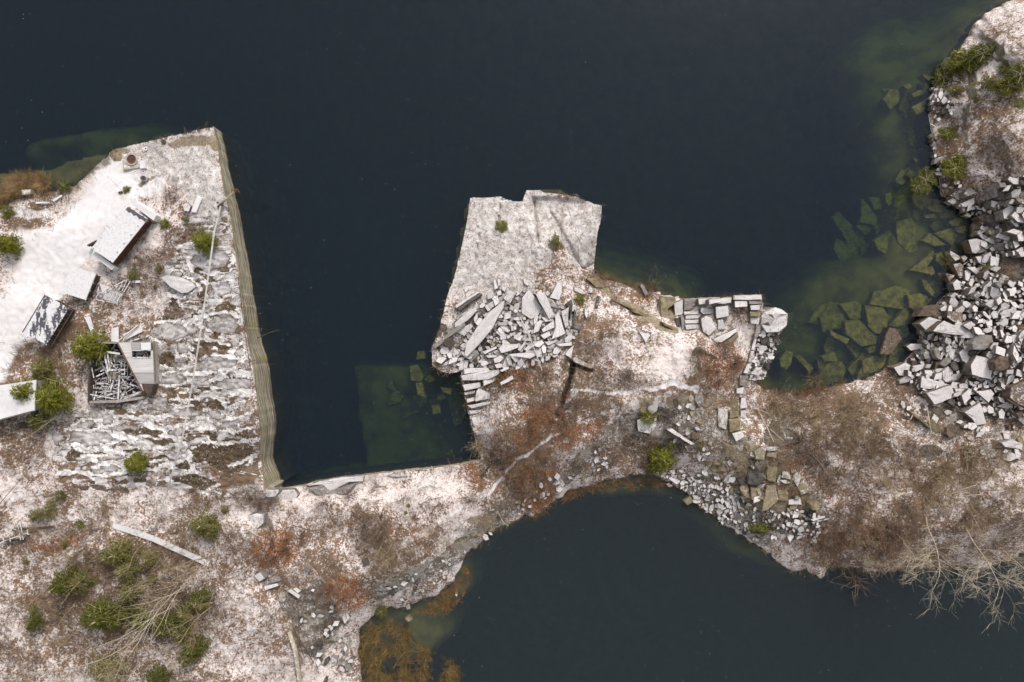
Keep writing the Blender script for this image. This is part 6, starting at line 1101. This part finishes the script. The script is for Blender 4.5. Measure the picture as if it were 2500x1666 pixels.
def pick_poly(poly):
    def f(n_, rg):
        out = []
        xs = [q[0] for q in poly]; ys = [q[1] for q in poly]
        while len(out) < n_:
            x, y = rg.uniform(min(xs), max(xs)), rg.uniform(min(ys), max(ys))
            if pinp(x, y, poly) and rg.random() < 1.5 * float(sstep(.35, .6, fbm(np.array([x]), np.array([y]), 22, 3, 95)[0])): out.append((x, y))
        return out
    return f
blades("reeds", 3600, pick_poly([(-10,450),(40,436),(100,430),(120,446),(110,462),(60,462),(20,480),(-10,505)]), .6, 1.7, .02, 1.3, [M_reed, M_reed, M_twigl], 7, "golden dry reeds along the upper left shore", "reeds", .05)
blades("drowned_brush", 4200, pick_poly([(878,1600),(880,1560),(905,1525),(935,1512),(975,1512),(990,1530),(1010,1560),(1050,1580),(1100,1610),(1130,1640),(1130,1690),(890,1700)]), .4, 1.5, .016, .9, [M_reedd, M_reedd, M_reed], 8, "golden brown brush growing out of the south lake", "brush", .03)
blades("shore_grass", 700, pick_poly([(1290,1255),(1350,1222),(1400,1192),(1500,1172),(1600,1165),(1640,1185),(1560,1195),(1450,1200),(1380,1225),(1310,1268)]), .2, .8, .018, .7, [M_reedd, M_twigo], 9, "brown grass fringe on the south lake bank", "grass", .03)
blades("edge_grass", 1600, pick_poly([(1455,660),(1530,690),(1620,712),(1660,722),(1650,728),(1560,712),(1470,690)]), .2, .8, .018, .7, [M_reedd, M_twig], 10, "brown grass fringe right of the middle pier", "grass", .05)
blades("bank_grass", 900, pick_poly([(1040,1470),(1110,1425),(1130,1380),(1150,1390),(1135,1450),(1090,1500),(1010,1495)]), .2, .8, .018, .7, [M_reedd, M_reedd, M_twigo], 12, "yellow brown weed at the lake edge left of the tan bank", "grass", .03)
blades("bay_brush", 4200, pick_poly([(1850,945),(1930,968),(2010,945),(2060,935),(2060,955),(1960,985),(1860,990)]), .3, 1.3, .018, .9, [M_twig, M_twigo, M_reedd], 11, "brown twiggy fringe of the right bay", "brush", .05)
# falling snow: scattered flakes in the air
r2 = random.Random(77); v, f = [], []
for i in range(1100):
    z = r2.uniform(8, 70); k = (HC - z) / HC; x = r2.uniform(-64, 64) * k; y = r2.uniform(-43, 43) * k; s_ = .021 * k ** .5; o = len(v)
    v += [(x - s_, y, z), (x + s_, y, z), (x, y - s_, z), (x, y + s_, z), (x, y, z - s_), (x, y, z + s_)]; f += [(o+a, o+b, o+c_) for a, b, c_ in ((0,2,5),(2,1,5),(1,3,5),(3,0,5),(2,0,4),(1,2,4),(3,1,4),(0,3,4))]
tag(meshobj("falling_snow", v, f, M_roofsnow), "thin scatter of snowflakes falling over the quarry", "snowflakes", kind="stuff")
finish_groups()
